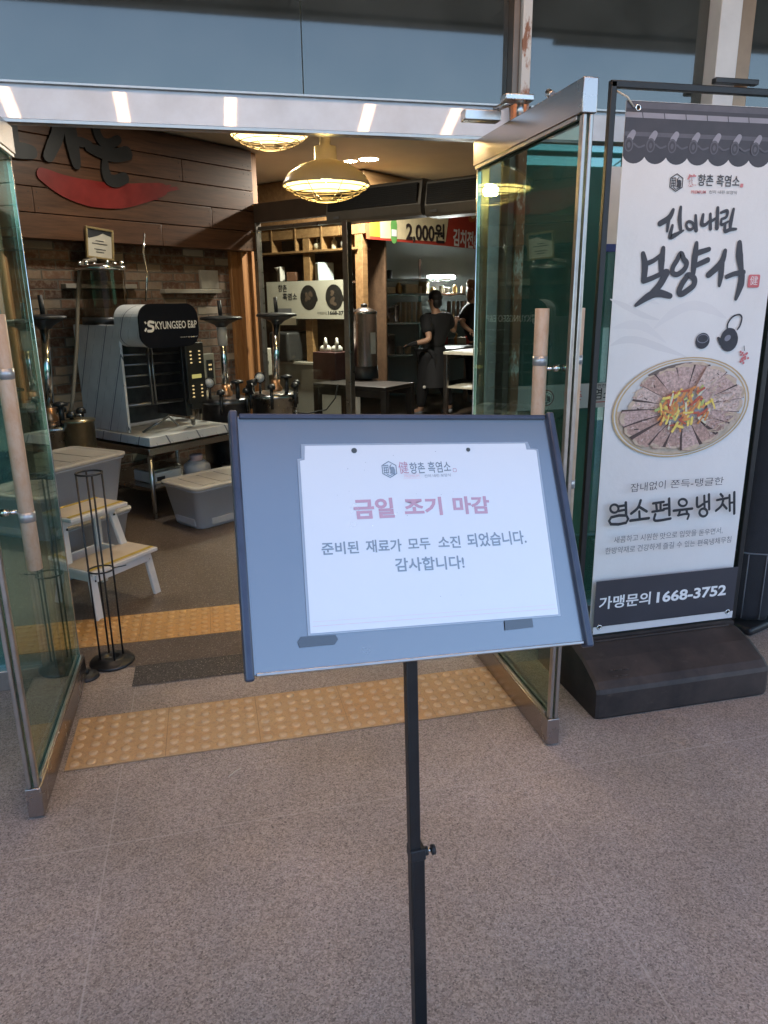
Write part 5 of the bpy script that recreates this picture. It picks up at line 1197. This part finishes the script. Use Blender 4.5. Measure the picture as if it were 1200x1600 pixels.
glz = [M('glaze_%s' % n, c, .35, 0, .15, 14) for n, c in (('cream', (.48, .44, .33)), ('white', (.62, .60, .55)), ('brown', (.10, .05, .03)), ('dark', (.03, .03, .03)), ('grey', (.22, .22, .21)), ('tin', (.35, .34, .31)))]
def vessel(name, lab, cat, px, py, Yp, w_px, h_px, m, shape='jar', group=None, grid=None):
    p = atY(px, py, Yp) if grid is None else grid
    s = (Vector(p)-CAM).dot(fwd)/1148.27; r = w_px*s/2; h = h_px*s
    t = thing(name, lab, cat, p, random.uniform(0, 3), group); o = MB(m)
    if shape == 'jar': o.lathe([(0, 0), (r*.8, 0), (r, h*.25), (r, h*.65), (r*.6, h*.86), (r*.62, h*.9), (r*.62, h), (0, h)], (0, 0, 0), 18)
    elif shape == 'can': o.lathe([(0, 0), (r*.97, 0), (r, .01), (r, h*.95), (r*1.04, h*.96), (r*1.04, h), (0, h)], (0, 0, 0), 18)
    elif shape == 'bowl': o.lathe([(0, 0), (r*.45, 0), (r*.5, h*.1), (r, h*.9), (r*1.02, h), (r*.94, h), (0, h*.4)], (0, 0, 0), 18)
    elif shape == 'box': o.box((0, 0, h/2), (r*2, r*2*.7, h), bev=min(r, h)*.12)
    elif shape == 'bottle': o.lathe([(0, 0), (r*.95, 0), (r, .01), (r, h*.55), (r*.35, h*.75), (r*.33, h*.94), (r*.42, h*.95), (r*.42, h), (0, h)], (0, 0, 0), 14)
    o.build('body', t)
    if shape in ('can', 'jar'): MB(m).lathe([(0, h*1.0), (r*.3, h*1.0), (r*.2, h*1.06), (0, h*1.08)], (0, 0, 0), 10).build('lid_knob', t)
    return t
def tea_pot(t, r, m):
    MB(m).lathe([(0, 0), (r*.75, 0), (r, r*.5), (r*.92, r*1.05), (r*.4, r*1.3), (0, r*1.35)], (0, 0, 0), 20).build('body', t)
    MB(m).tube([(r*.85, 0, r*.6), (r*1.3, 0, r*.9), (r*1.55, 0, r*1.3)], [r*.22, r*.16, r*.12], 10).build('spout', t)
    MB(m).tube([(-r*.7, 0, r*1.1), (-r*.75, 0, r*1.8), (0, 0, r*2.25), (r*.75, 0, r*1.8), (r*.7, 0, r*1.1)], r*.13, 8).build('handle', t)
def on_shelf(px, py, dx=.10):
    y, z = kh(px, py); return KC+E1*dx+E2*y+Vector((0, 0, z))
zs = kh(480, 393)[1]+.012
def sh(px): y, _ = kh(px, 385); p = KC+E1*.09+E2*y; return Vector((p.x, p.y, zs))
t = thing('tea_pot', 'small cream tea pot with loop handle on the timber shelf', 'tea pot', sh(490), 1.0); tea_pot(t, .062, glz[0])
vessel('vase', 'slim cream vase on the timber shelf right of the tea pot', 'vase', 514, 390, 8, 9, 20, glz[0], 'bottle', None, sh(514))
vessel('jar', 'dark squat jar on the timber shelf left of the tea pot', 'jar', 476, 390, 8, 16, 15, glz[3], 'jar', None, sh(476))
vessel('jar', 'pale jar at the right end of the timber shelf', 'jar', 530, 390, 8, 14, 16, glz[4], 'jar', None, sh(531))
zc2 = zc
def ct(px): y, _ = kh(px, 555); p = KC+E1*.08+E2*y; return Vector((p.x, p.y, zc2))
vessel('dark_oven', 'black microwave oven on the counter left of the hatch post', 'oven', 455, 555, 8, 62, 44, glz[3], 'box', None, ct(452))
vessel('bowl', 'shallow cream bowl on the kitchen counter', 'bowl', 492, 555, 8, 18, 6, glz[0], 'bowl', None, ct(494))
vessel('bowl', 'shallow steel bowl beside the cream bowl on the counter', 'bowl', 492, 555, 8, 14, 5, glz[5], 'bowl', None, ct(508))
for k, (px, py, w_, h_, m, sh_, lab) in enumerate(((432, 440, 12, 22, glz[1], 'box', 'white packet standing above the hatch banner'), (452, 440, 24, 14, glz[2], 'box', 'brown carton above the hatch banner'), (500, 440, 26, 28, M('pale_blue_bag', (.42, .48, .50), .6), 'box', 'pale blue bag hanging above the hatch banner'), (428, 424, 14, 6, glz[1], 'bowl', 'white bowl on the packet above the hatch banner'))):
    y, z = kh(px, py); p = KC+E1*.08+E2*y; vessel('kitchen_packet', lab, 'packet', px, py, 8, w_, h_, m, sh_, None, Vector((p.x, p.y, z)))
o = MB(kwood_d); y, z = kh(480, 441); o.box((.10, 1.35, z-.012), (.24, 2.4, .022)); o.build('hatch_shelf', kf)

# black side table with the steel urn and the tea box
def wtable(lab, cx, cy, z, lx, ly, rz, m_top, m_leg, lw_, shelf=None, name='side_table', cat='table'):
    t = thing(name, lab, cat, (cx, cy, 0), rz)
    MB(m_top).box((0, 0, z-.018), (lx, ly, .036), bev=.004).build('table_top', t)
    o = MB(m_leg); o.box((0, -ly/2+.03, z-.07), (lx-.06, .03, .07)); o.box((0, ly/2-.03, z-.07), (lx-.06, .03, .07)); o.build('apron', t)
    for sx in (-1, 1):
        for sy in (-1, 1): MB(m_leg).box((sx*(lx/2-.03), sy*(ly/2-.03), (z-.036)/2+.003), (lw_, lw_, z-.042), bev=.003).build('leg', t)
    if shelf: MB(m_top).box((0, 0, shelf), (lx-.08, ly-.06, .025), bev=.003).build('lower_shelf', t)
    return t
tc = atZ(568, 598, .74); blk = M('black_table', (.022, .018, .016), .45, 0, .2, 10)
wtable('black side table carrying the steel urn and the dark tea box', tc.x, tc.y, .74, .85, .50, RP+.05, blk, blk, .06)
b = atZ(571, 592, .741); s = (Vector(b)-CAM).dot(fwd)/1148.27
t = thing('steel_urn', 'tall stainless steel urn with black foot on the black side table', 'urn', (b.x, b.y, .741)); r = 19*s
MB(black_plastic).lathe([(0, 0), (r*1.05, 0), (r*1.08, .02), (r*1.05, 20*s), (0, 20*s)], (0, 0, 0), 28).build('foot', t)
MB(rail_steel).lathe([(r*.99, 20*s), (r, 21*s), (r, 97*s), (r*1.05, 98*s), (r*1.02, 102*s), (r*.3, 108*s), (0, 108*s)], (0, 0, 0), 32).build('cylinder', t)
MB(black_plastic).lathe([(0, 107*s), (.03, 107*s), (.035, 112*s), (0, 114*s)], (0, 0, 0), 14).build('lid_knob', t)
o = MB(glz[1]); ang = R(-62); o.box((r*1.03*math.cos(ang), r*1.03*math.sin(ang), 55*s), (.002, 10*s, 32*s), rz=ang); o.build('paper_label', t)
b = atZ(519, 592, .741)
t = thing('tea_box', 'dark red box under two white cups on the black side table', 'box', (b.x, b.y, .741), RP)
MB(M('dark_red_box', (.05, .016, .016), .45, 0, .2, 8)).box((0, 0, 21*s), (.30, .24, 42*s), bev=.006).build('box', t)
for k, lab in ((-1, 'white spouted kettle on the dark red box, left one'), (1, 'white spouted kettle on the dark red box, right one by the steel frame')):
    q = Vector((b.x, b.y, .742+42*s))+PD*(.075*k); tt = thing('white_kettle', lab, 'kettle', q, RP+2.4)
    MB(glz[1]).lathe([(0, 0), (.055, 0), (.06, .012), (.056, .04), (.035, .06), (0, .065)], (0, 0, 0), 20).build('body', tt)
    MB(glz[1]).tube([(-.045, 0, .04), (-.05, 0, .09), (-.01, 0, .125), (.04, 0, .09), (.045, 0, .04)], .014, 8).build('handle', tt)
o = MB(black_plastic); q = [atY(x, y, tc.y-.3) for x, y in ((528, 600), (524, 622), (510, 640), (480, 646), (462, 645))]; o.tube([tuple(v) for v in q], .006, 6); tag(o.build('extension_lead'), 'black power lead hanging from the black side table', 'cord')

# back kitchen: wall, tube lamp, shelves with rows of containers
KB = 11.2
kbw = thing('kitchen_back_wall', 'blue grey tiled back wall of the kitchen', 'wall', (3.4, KB+.5, 0))
MB(M('kitchen_tile', (.30, .34, .335), .35, 0, .08, 2)).box((0, .05, 1.4), (5.2, .1, 2.78)).build('tiling', kbw)
p0, p1 = atY(669, 434, KB), atY(711, 433, KB)
t = thing('tube_lamp', 'short bright fluorescent tube over the kitchen worktop', 'lamp', ((p0.x+p1.x)/2, KB, p0.z)); ln = p1.x-p0.x
MB(EM('tube_glow', (.92, 1, .97), 28)).box((0, 0, 0), (ln, .05, .05), bev=.022, seg=3).build('tube', t); MB(glz[4]).box((0, .06, .02), (ln*1.1, .07, .05), bev=.004).build('fitting', t)
l = D.lights.new('tube_light', 'AREA'); l.shape = 'RECTANGLE'; l.size = ln; l.size_y = .06; l.energy = 46; l.color = (.95, 1, .95); lo = D.objects.new('tube_light', l); COL.objects.link(lo); lo.parent = t; lo.location = (0, -.04, -.03); lo.rotation_euler = (R(-35), 0, 0)
rack = thing('kitchen_shelving', 'steel kitchen shelving full of pots and pale containers', 'shelving', (2.9, KB, 0))
xl, xr = atY(548, 480, KB).x, atY(760, 480, KB).x
def shelf_z(py): return atY(640, py, KB).z
sh_z = [shelf_z(q) for q in (436, 459, 503, 552)]
for z, (a, b_) in zip(sh_z, ((548, 700), (548, 770), (548, 770), (590, 640))):
    xa, xb_ = atY(a, 480, KB).x, atY(b_, 480, KB).x
    MB(rail_steel).box(((xa+xb_)/2-2.9, 0, z-.015), (xb_-xa, .42, .03), bev=.003).build('shelf_board', rack)
for px in (550, 660, 765): MB(rail_steel).box((atY(px, 480, KB).x-2.9, .15, 1.05), (.035, .035, 2.1)).build('upright', rack)
def row(px, k, dy=0.0): p = atY(px, 480, KB); return Vector((p.x, KB-.05+dy, sh_z[k]))
for px in range(622, 662, 8): vessel('food_container', 'tall pale container in the row on the middle kitchen shelf left of the cook', 'container', px, 0, KB, 7, 30, glz[0] if px % 16 else glz[5], 'box', 'pale containers left of the cook', row(px, 2))
for px in range(700, 730, 7): vessel('food_container', 'tall pale container in the row on the middle kitchen shelf right of the cook', 'container', px, 0, KB, 6, 30, glz[1] if px % 14 else glz[4], 'box', 'pale containers right of the cook', row(px, 2))
for px, k, w_, h_, m, sh_, nm, lab, cat in ((594, 0, 16, 18, glz[5], 'can', 'steel_pot', 'steel pot alone on the top kitchen shelf', 'pot'), (606, 0, 10, 13, glz[3], 'can', 'dark_pot', 'dark pot next to the steel pot on the top kitchen shelf', 'pot'),
        (560, 0, 14, 5, glz[1], 'box', 'white_tray', 'white tray at the left end of the top kitchen shelf', 'tray'), (572, 1, 20, 9, glz[1], 'box', 'white_packet', 'white packet at the left end of the second kitchen shelf', 'packet'),
        (600, 1, 28, 10, glz[0], 'box', 'cream_tray', 'long cream tray on the second kitchen shelf', 'tray'), (621, 1, 11, 16, M('brass_pot', (.50, .34, .14), .3, .9), 'jar', 'brass_kettle', 'shiny brass kettle on the second kitchen shelf', 'kettle'), (638, 1, 22, 14, glz[0], 'box', 'cream_carton', 'cream carton beside the brass kettle', 'carton'), (660, 1, 14, 18, M('yellow_tub', (.45, .38, .20), .5), 'box', 'yellow_tub', 'yellow tub on the second shelf behind the cook', 'tub'),
        (603, 2, 16, 22, steel, 'can', 'steel_canister', 'steel canister with knob left of the pale containers', 'canister'), (616, 2, 13, 26, chrome, 'can', 'chrome_canister', 'taller chrome canister left of the pale containers', 'canister'), (584, 2, 18, 16, glz[3], 'can', 'black_pot', 'black pot on the middle kitchen shelf above the urn', 'pot'),
        (688, 2, 9, 15, glz[1], 'box', 'white_box', 'small white box under the tube lamp', 'box'), (604, 3, 20, 30, steel, 'can', 'tall_steel_pot', 'tall steel pot on the lowest kitchen shelf', 'pot')):
    vessel(nm, lab, cat, px, 0, KB, w_, h_, m, sh_, None, row(px, k, -.04))

# worktop at right with sauce bottles
wt = atZ(735, 549, .87)
wtable('steel kitchen worktop with an undershelf beside the cook', wt.x+.25, wt.y+.2, .87, 1.0, .6, RZ, M('pale_worktop', (.50, .47, .38), .4, 0, .08, 8), rail_steel, .05, .42, 'kitchen_worktop', 'worktop')
wt2 = Vector((wt.x-.2, wt.y+.75, .87))
wtable('dark cluttered worktop behind the cook', wt2.x+.4, wt2.y+.35, .87, 1.3, .5, RZ, blk, rail_steel, .05, .35, 'kitchen_worktop', 'worktop')
for px, w_, h_, m, sh_, nm, lab in ((731, 8, 22, redp, 'bottle', 'sauce_bottle', 'red sauce bottle on the dark worktop at right'), (713, 8, 17, M('amber_sauce', (.35, .17, .05), .4), 'bottle', 'sauce_bottle', 'amber sauce bottle on the dark worktop'), (696, 9, 12, redp, 'box', 'red_packet', 'red packet on the dark worktop beside the cook'), (705, 12, 9, glz[4], 'can', 'grey_tin', 'grey tin on the dark worktop'), (722, 14, 11, glz[0], 'box', 'cream_tub', 'cream tub on the dark worktop left of the red bottle')):
    p = atZ(px, 538, .872); vessel(nm, lab, nm.replace('_', ' '), px, 0, wt2.y, w_, h_, m, sh_, None, Vector((p.x, p.y, .872)))

# ------------------------------------------------------------------ people
def skin_mesh(nodes_, edges, lv=2):
    names = list(nodes_); me = D.meshes.new('sk'); me.from_pydata([nodes_[n][0] for n in names], [(names.index(a), names.index(b)) for a, b in edges], [])
    o = D.objects.new('sk', me); COL.objects.link(o); md = o.modifiers.new('s', 'SKIN'); md.use_smooth_shade = True
    for i, n in enumerate(names):
        r = nodes_[n][1]; r = r if isinstance(r, tuple) else (r, r); me.skin_vertices[0].data[i].radius = r
    me.skin_vertices[0].data[0].use_root = True
    sb_ = o.modifiers.new('b', 'SUBSURF'); sb_.levels = lv; sb_.render_levels = lv
    dg = bpy.context.evaluated_depsgraph_get(); dg.update(); out = D.meshes.new_from_object(o.evaluated_get(dg)); D.objects.remove(o); return out
skin = M('skin', (.46, .27, .18), .55, 0, .08, 20); hairb = M('black_hair', (.012, .011, .011), .6, 0, .3, 60); hairr = M('auburn_hair', (.16, .075, .03), .6, 0, .35, 60)
blackcl = M('black_clothing', (.010, .010, .012), .85, 0, .3, 16, .4, 120); shoe = M('grey_shoe', (.16, .17, .18), .6)
def person(lab, org, J, rad, hair_m, long_hair, face_dir, gloves, sleeves, apron):
    """J: joint name -> world point"""
    t = thing('person', lab, 'person', org); of = Vector(org); P = {k: Vector(v)-of for k, v in J.items()}
    def part_(name, mats_, mesh):
        o = MB(mats_); o.add_mesh(mesh); ob = o.build(name, t)
        for p in ob.data.polygons: p.use_smooth = True
        D.meshes.remove(mesh); return ob
    up = Vector((0, 0, 1)); hd = P['head']; f = Vector(face_dir).normalized(); sd_ = f.cross(up).normalized()
    Nn = {'pelvis': (P['pelvis'], (.115, .09)), 'spine': (P['spine'], (.10, .08)), 'chest': (P['chest'], (.115, .085)), 'neck': (P['neck'], .052), 'jaw': (hd-up*.055+f*.02, (.058, .06)), 'skull': (hd+up*.035-f*.005, (.076, .086)), 'crown': (hd+up*.085-f*.01, (.05, .06))}
    Ed = [('pelvis', 'spine'), ('spine', 'chest'), ('chest', 'neck'), ('neck', 'jaw'), ('jaw', 'skull'), ('skull', 'crown')]
    for s in 'LR':
        Nn.update({'sh'+s: (P['sh'+s], .058), 'el'+s: (P['el'+s], .042), 'wr'+s: (P['wr'+s], .028), 'pa'+s: (P['wr'+s]+(P['ha'+s]-P['wr'+s])*.55, (.036, .02)), 'hip'+s: (P['hip'+s], .088), 'kn'+s: (P['kn'+s], .058), 'an'+s: (P['an'+s], .04), 'to'+s: (P['an'+s]+f*.13-up*.045, (.04, .03))})
        Ed += [('chest', 'sh'+s), ('sh'+s, 'el'+s), ('el'+s, 'wr'+s), ('wr'+s, 'pa'+s), ('pelvis', 'hip'+s), ('hip'+s, 'kn'+s), ('kn'+s, 'an'+s), ('an'+s, 'to'+s)]
    bmesh_ = skin_mesh(Nn, Ed)
    o = MB(skin); o.add_mesh(bmesh_); D.meshes.remove(bmesh_)
    for s in 'LR':                                    # five fingers on each hand, rooted in the palm
        w0, h0 = P['wr'+s], P['ha'+s]; d = (h0-w0).normalized(); sde = d.cross(up).normalized(); nn = sde.cross(d); ln = (h0-w0).length; pm = w0+d*ln*.6
        for k in range(4):
            a = pm+sde*(.024-.016*k); l_ = (.072, .08, .075, .058)[k]
            o.tube([a, a+d*l_*.4+nn*.004, a+d*l_*.72-nn*.006, a+d*l_*.95-nn*.022], [.0095, .009, .008, .006], 7)
        a = w0+d*ln*.35+sde*.03; o.tube([a, a+d*.03+sde*.022-nn*.008, a+d*.058+sde*.026-nn*.018], [.011, .0095, .007], 7)
    fc = hd+f*.075                                    # nose, ears, eyes, mouth
    o.tube([fc+up*.028+f*.002, fc+f*.020-up*.004, fc+f*.012-up*.014], [.007, .012, .008], 8)
    for q in (-1, 1): o.lathe([(0, -.006), (.018, -.004), (.02, .003), (0, .008)], hd+sd_*q*.074-f*.005+up*.01, 10, tuple(sd_))
    o.use(M('eye_white', (.6, .58, .55), .3))
    for q in (-1, 1): o.lathe([(0, -.004), (.010, 0), (.006, .004), (0, .005)], fc+sd_*q*.030+up*.022-f*.004, 10, tuple(f))
    o.use(hairb)
    for q in (-1, 1): o.lathe([(0, .003), (.005, .004), (0, .0065)], fc+sd_*q*.030+up*.022-f*.004, 8, tuple(f))
    o.use(M('lips', (.38, .16, .13), .5)); o.tube([fc-up*.036-sd_*.02-f*.004, fc-up*.037+f*.004, fc-up*.036+sd_*.02-f*.004], .005, 6)
    b = o.build('body', t)
    for p in b.data.polygons: p.use_smooth = True
    o = MB(hair_m)
    def blob(c, r, zmin=-2):
        rr_ = bmesh.ops.create_uvsphere(o.bm, u_segments=20, v_segments=14, radius=1)
        for v in rr_['verts']:
            q = v.co.copy(); k = 1+.05*math.sin(q.x*9+q.y*7)*math.cos(q.z*8)
            v.co = c+sd_*q.x*r[0]*k+f*q.y*r[1]*k+up*q.z*r[2]*k
        o._fin(set(fc_ for v in rr_['verts'] for fc_ in v.link_faces), True)
    blob(hd+up*.048-f*.016, (.083, .096, .088)); blob(hd-up*.025-f*.045, (.072, .058, .075))
    if long_hair:
        blob(hd-up*.10-f*.06, (.085, .05, .10)); blob(hd-up*.05-f*.03+sd_*.055, (.035, .05, .10)); blob(hd-up*.05-f*.03-sd_*.055, (.035, .05, .10))
    o.build('hair', t)
    g = lambda n, s_: (Nn[n][0], tuple(v+s_ for v in Nn[n][1]) if isinstance(Nn[n][1], tuple) else Nn[n][1]+s_)
    Sh = {'chest': (P['chest'], (.185, .155)), 'spine': (P['spine'], (.165, .14)), 'pelvis': (P['pelvis'], (.165, .14)), 'nk': (P['chest'].lerp(P['neck'], .7), .095)}; Se = [('chest', 'spine'), ('spine', 'pelvis'), ('chest', 'nk')]
    for s in 'LR':
        Sh['sh'+s] = g('sh'+s, .045); Sh['sl'+s] = (P['sh'+s].lerp(P['el'+s], sleeves[s]), .078); Se += [('chest', 'sh'+s), ('sh'+s, 'sl'+s)]
    part_('shirt', blackcl, skin_mesh(Sh, Se))
    Tr = {'pelvis': g('pelvis', .045)}; Te = []
    for s in 'LR':
        Tr['hip'+s] = g('hip'+s, .03); Tr['kn'+s] = g('kn'+s, .032); Tr['an'+s] = (P['an'+s]+up*.03, .058); Te += [('pelvis', 'hip'+s), ('hip'+s, 'kn'+s), ('kn'+s, 'an'+s)]
    part_('trousers', blackcl, skin_mesh(Tr, Te))
    for s in 'LR':
        part_('shoe', shoe, skin_mesh({'a': (P['an'+s]-up*.035-f*.03, .045), 'b': (P['an'+s]-up*.045+f*.06, .044), 'c': (P['an'+s]-up*.055+f*.16, .034)}, [('a', 'b'), ('b', 'c')], 1))
    if apron:
        o = MB(blackcl); rows = []
        kc = (P['knL']+P['knR'])/2
        for u, rx, ry in ((0, .165, .135), (.35, .19, .16), (.7, .20, .17), (1.05, .215, .18)):
            c = P['spine'].lerp(Vector((kc.x, kc.y, kc.z)), .18+.82*u)
            rows.append([o.bm.verts.new(c+sd_*(rx*math.cos(a)*(1+.04*math.cos(6*a)*u))+f*(ry*math.sin(a)*(1+.05*math.cos(5*a)*u))) for a in [2*PI*k/26 for k in range(26)]])
        for A, B in zip(rows, rows[1:]):
            for k in range(26): o.bm.faces.new((A[k], A[(k+1) % 26], B[(k+1) % 26], B[k])).smooth = True
        o.build('apron', t)
        o = MB(glz[1]); c = atY(663, 605, J['pelvis'].y-.24)-of; o.lathe([(0, 0), (.022, 0), (.018, .006), (0, .008)], c, 10, (0, -1, 0)); o.build('apron_badge', t)
    for s in gloves:
        w0, h0 = P['wr'+s], P['ha'+s]; d = (h0-w0).normalized()
        gl_ = {'w': (w0-d*.05, .038), 'p': (w0+d*.06, (.046, .032))}; ge = [('w', 'p')]
        for k in range(5):
            a = w0+d*.09+d.cross(up).normalized()*(.034-.02*k if k < 4 else .05); n_ = 'f%d' % k
            gl_[n_] = (a, .014); gl_[n_+'t'] = (a+d*((.06, .075, .07, .05, .02)[k])-up*.02, .010); ge += [('p', n_), (n_, n_+'t')]
        part_('glove', blackcl, skin_mesh(gl_, ge))
    return t
Y0 = 9.46
def j(x, y, dy=0.0): return atY(x, y, Y0+dy)

J1 = dict(pelvis=j(676, 553), spine=j(679, 528), chest=j(683, 506, -.02), neck=j(682, 488), head=j(679, 470), shL=j(666, 501, -.10), shR=j(699, 499, .08), elL=j(671, 531, -.26), wrL=j(648, 537, -.22), haL=j(632, 541, -.16),
          elR=j(709, 517, .18), wrR=j(712, 503, .34), haR=j(714, 494, .46), hipL=j(668, 558, -.04), knL=j(661, 602, -.02), anL=Vector((*j(657, 640).xy, .085)), hipR=j(685, 558, .05), knR=j(693, 600, .05), anR=Vector((*j(704, 638, .1).xy, .085)))
person('cook in black shirt and long black apron seen from behind, gloved arm reaching left', (J1['pelvis'].x, J1['pelvis'].y, 0), J1, 1, hairb, False, (-.65, .75, 0), 'L', {'L': .72, 'R': .72}, True)
Y0 = 10.45
J2 = dict(pelvis=j(741, 537), spine=j(740, 515), chest=j(739, 493), neck=j(739, 470), head=j(740, 453), shL=j(728, 483, .05), shR=j(749, 482, -.05), elL=j(722, 506, -.1), wrL=j(735, 517, -.26), haL=j(741, 521, -.34),
          elR=j(753, 507, -.12), wrR=j(748, 519, -.32), haR=j(742, 523, -.42), hipL=j(736, 541, .05), knL=j(737, 585), anL=Vector((*j(737, 620).xy, .085)), hipR=j(747, 541, -.05), knR=j(747, 585), anR=Vector((*j(747, 620).xy, .085)))
person('cook with auburn hair and black top working at the right edge behind the worktop', (J2['pelvis'].x, J2['pelvis'].y, 0), J2, 1, hairr, True, (.75, -.55, -.35), '', {'L': .8, 'R': .8}, False)

# crowded cooking gear on the kitchen shelves, one label for pieces nothing tells apart
random.seed(21)
warm = [M('gear_%s' % n, c, .35, mt, .2, 14) for n, c, mt in (('brass', (.55, .40, .18), .9), ('steel', (.50, .49, .46), .9), ('cream', (.50, .44, .32), 0), ('dark', (.05, .045, .04), 0))]
for k in range(9):
    px = 556+k*6.2; p = row(px, 2, random.uniform(-.12, .02)); vessel('cooking_pot', 'small pot among the jumble on the middle kitchen shelf above the urn', 'pot', px, 0, KB, random.uniform(7, 12), random.uniform(9, 22), warm[k % 4], ('can', 'jar', 'bowl')[k % 3], 'jumbled pots above the urn', p)
for k in range(8):
    px = 652+k*11; p = row(px, 1, random.uniform(-.12, .02)); vessel('spice_tub', 'small tub in the row on the second kitchen shelf behind the cooks', 'tub', px, 0, KB, random.uniform(6, 9), random.uniform(6, 12), (warm[2], glz[1], warm[0])[k % 3], ('box', 'can', 'jar')[k % 3], 'small tubs on the second shelf', p)
for k in range(6):
    px = 570+k*13; p = row(px, 3 if 590 <= px <= 640 else 2, -.02); 
    if 590 <= px <= 640: vessel('cooking_pot', 'dull pot in the row on the lowest kitchen shelf', 'pot', px, 0, KB, 10, random.uniform(10, 20), warm[(k+1) % 4], 'can', 'pots on the lowest shelf', p)

# dark low building across the forecourt: it is what the lower shop glass mirrors
ob = thing('opposite_building', 'low dark building across the forecourt, mirrored in the shop glass', 'building', (0, -34, 0))
MB(M('opposite_wall', (.055, .05, .045), .8, 0, .2, .3)).box((0, -3, 2.4), (90, 6, 5.1)).build('wall', ob)
MB(M('opposite_roof', (.10, .10, .10), .8)).box((0, -3, 5.1), (91, 6.8, .3)).build('roof', ob)
for k in range(-8, 9): MB(M('opposite_glass', (.02, .025, .03), .15)).box((k*5, .03, 2.2), (3.2, .06, 2.2)).build('window', ob)
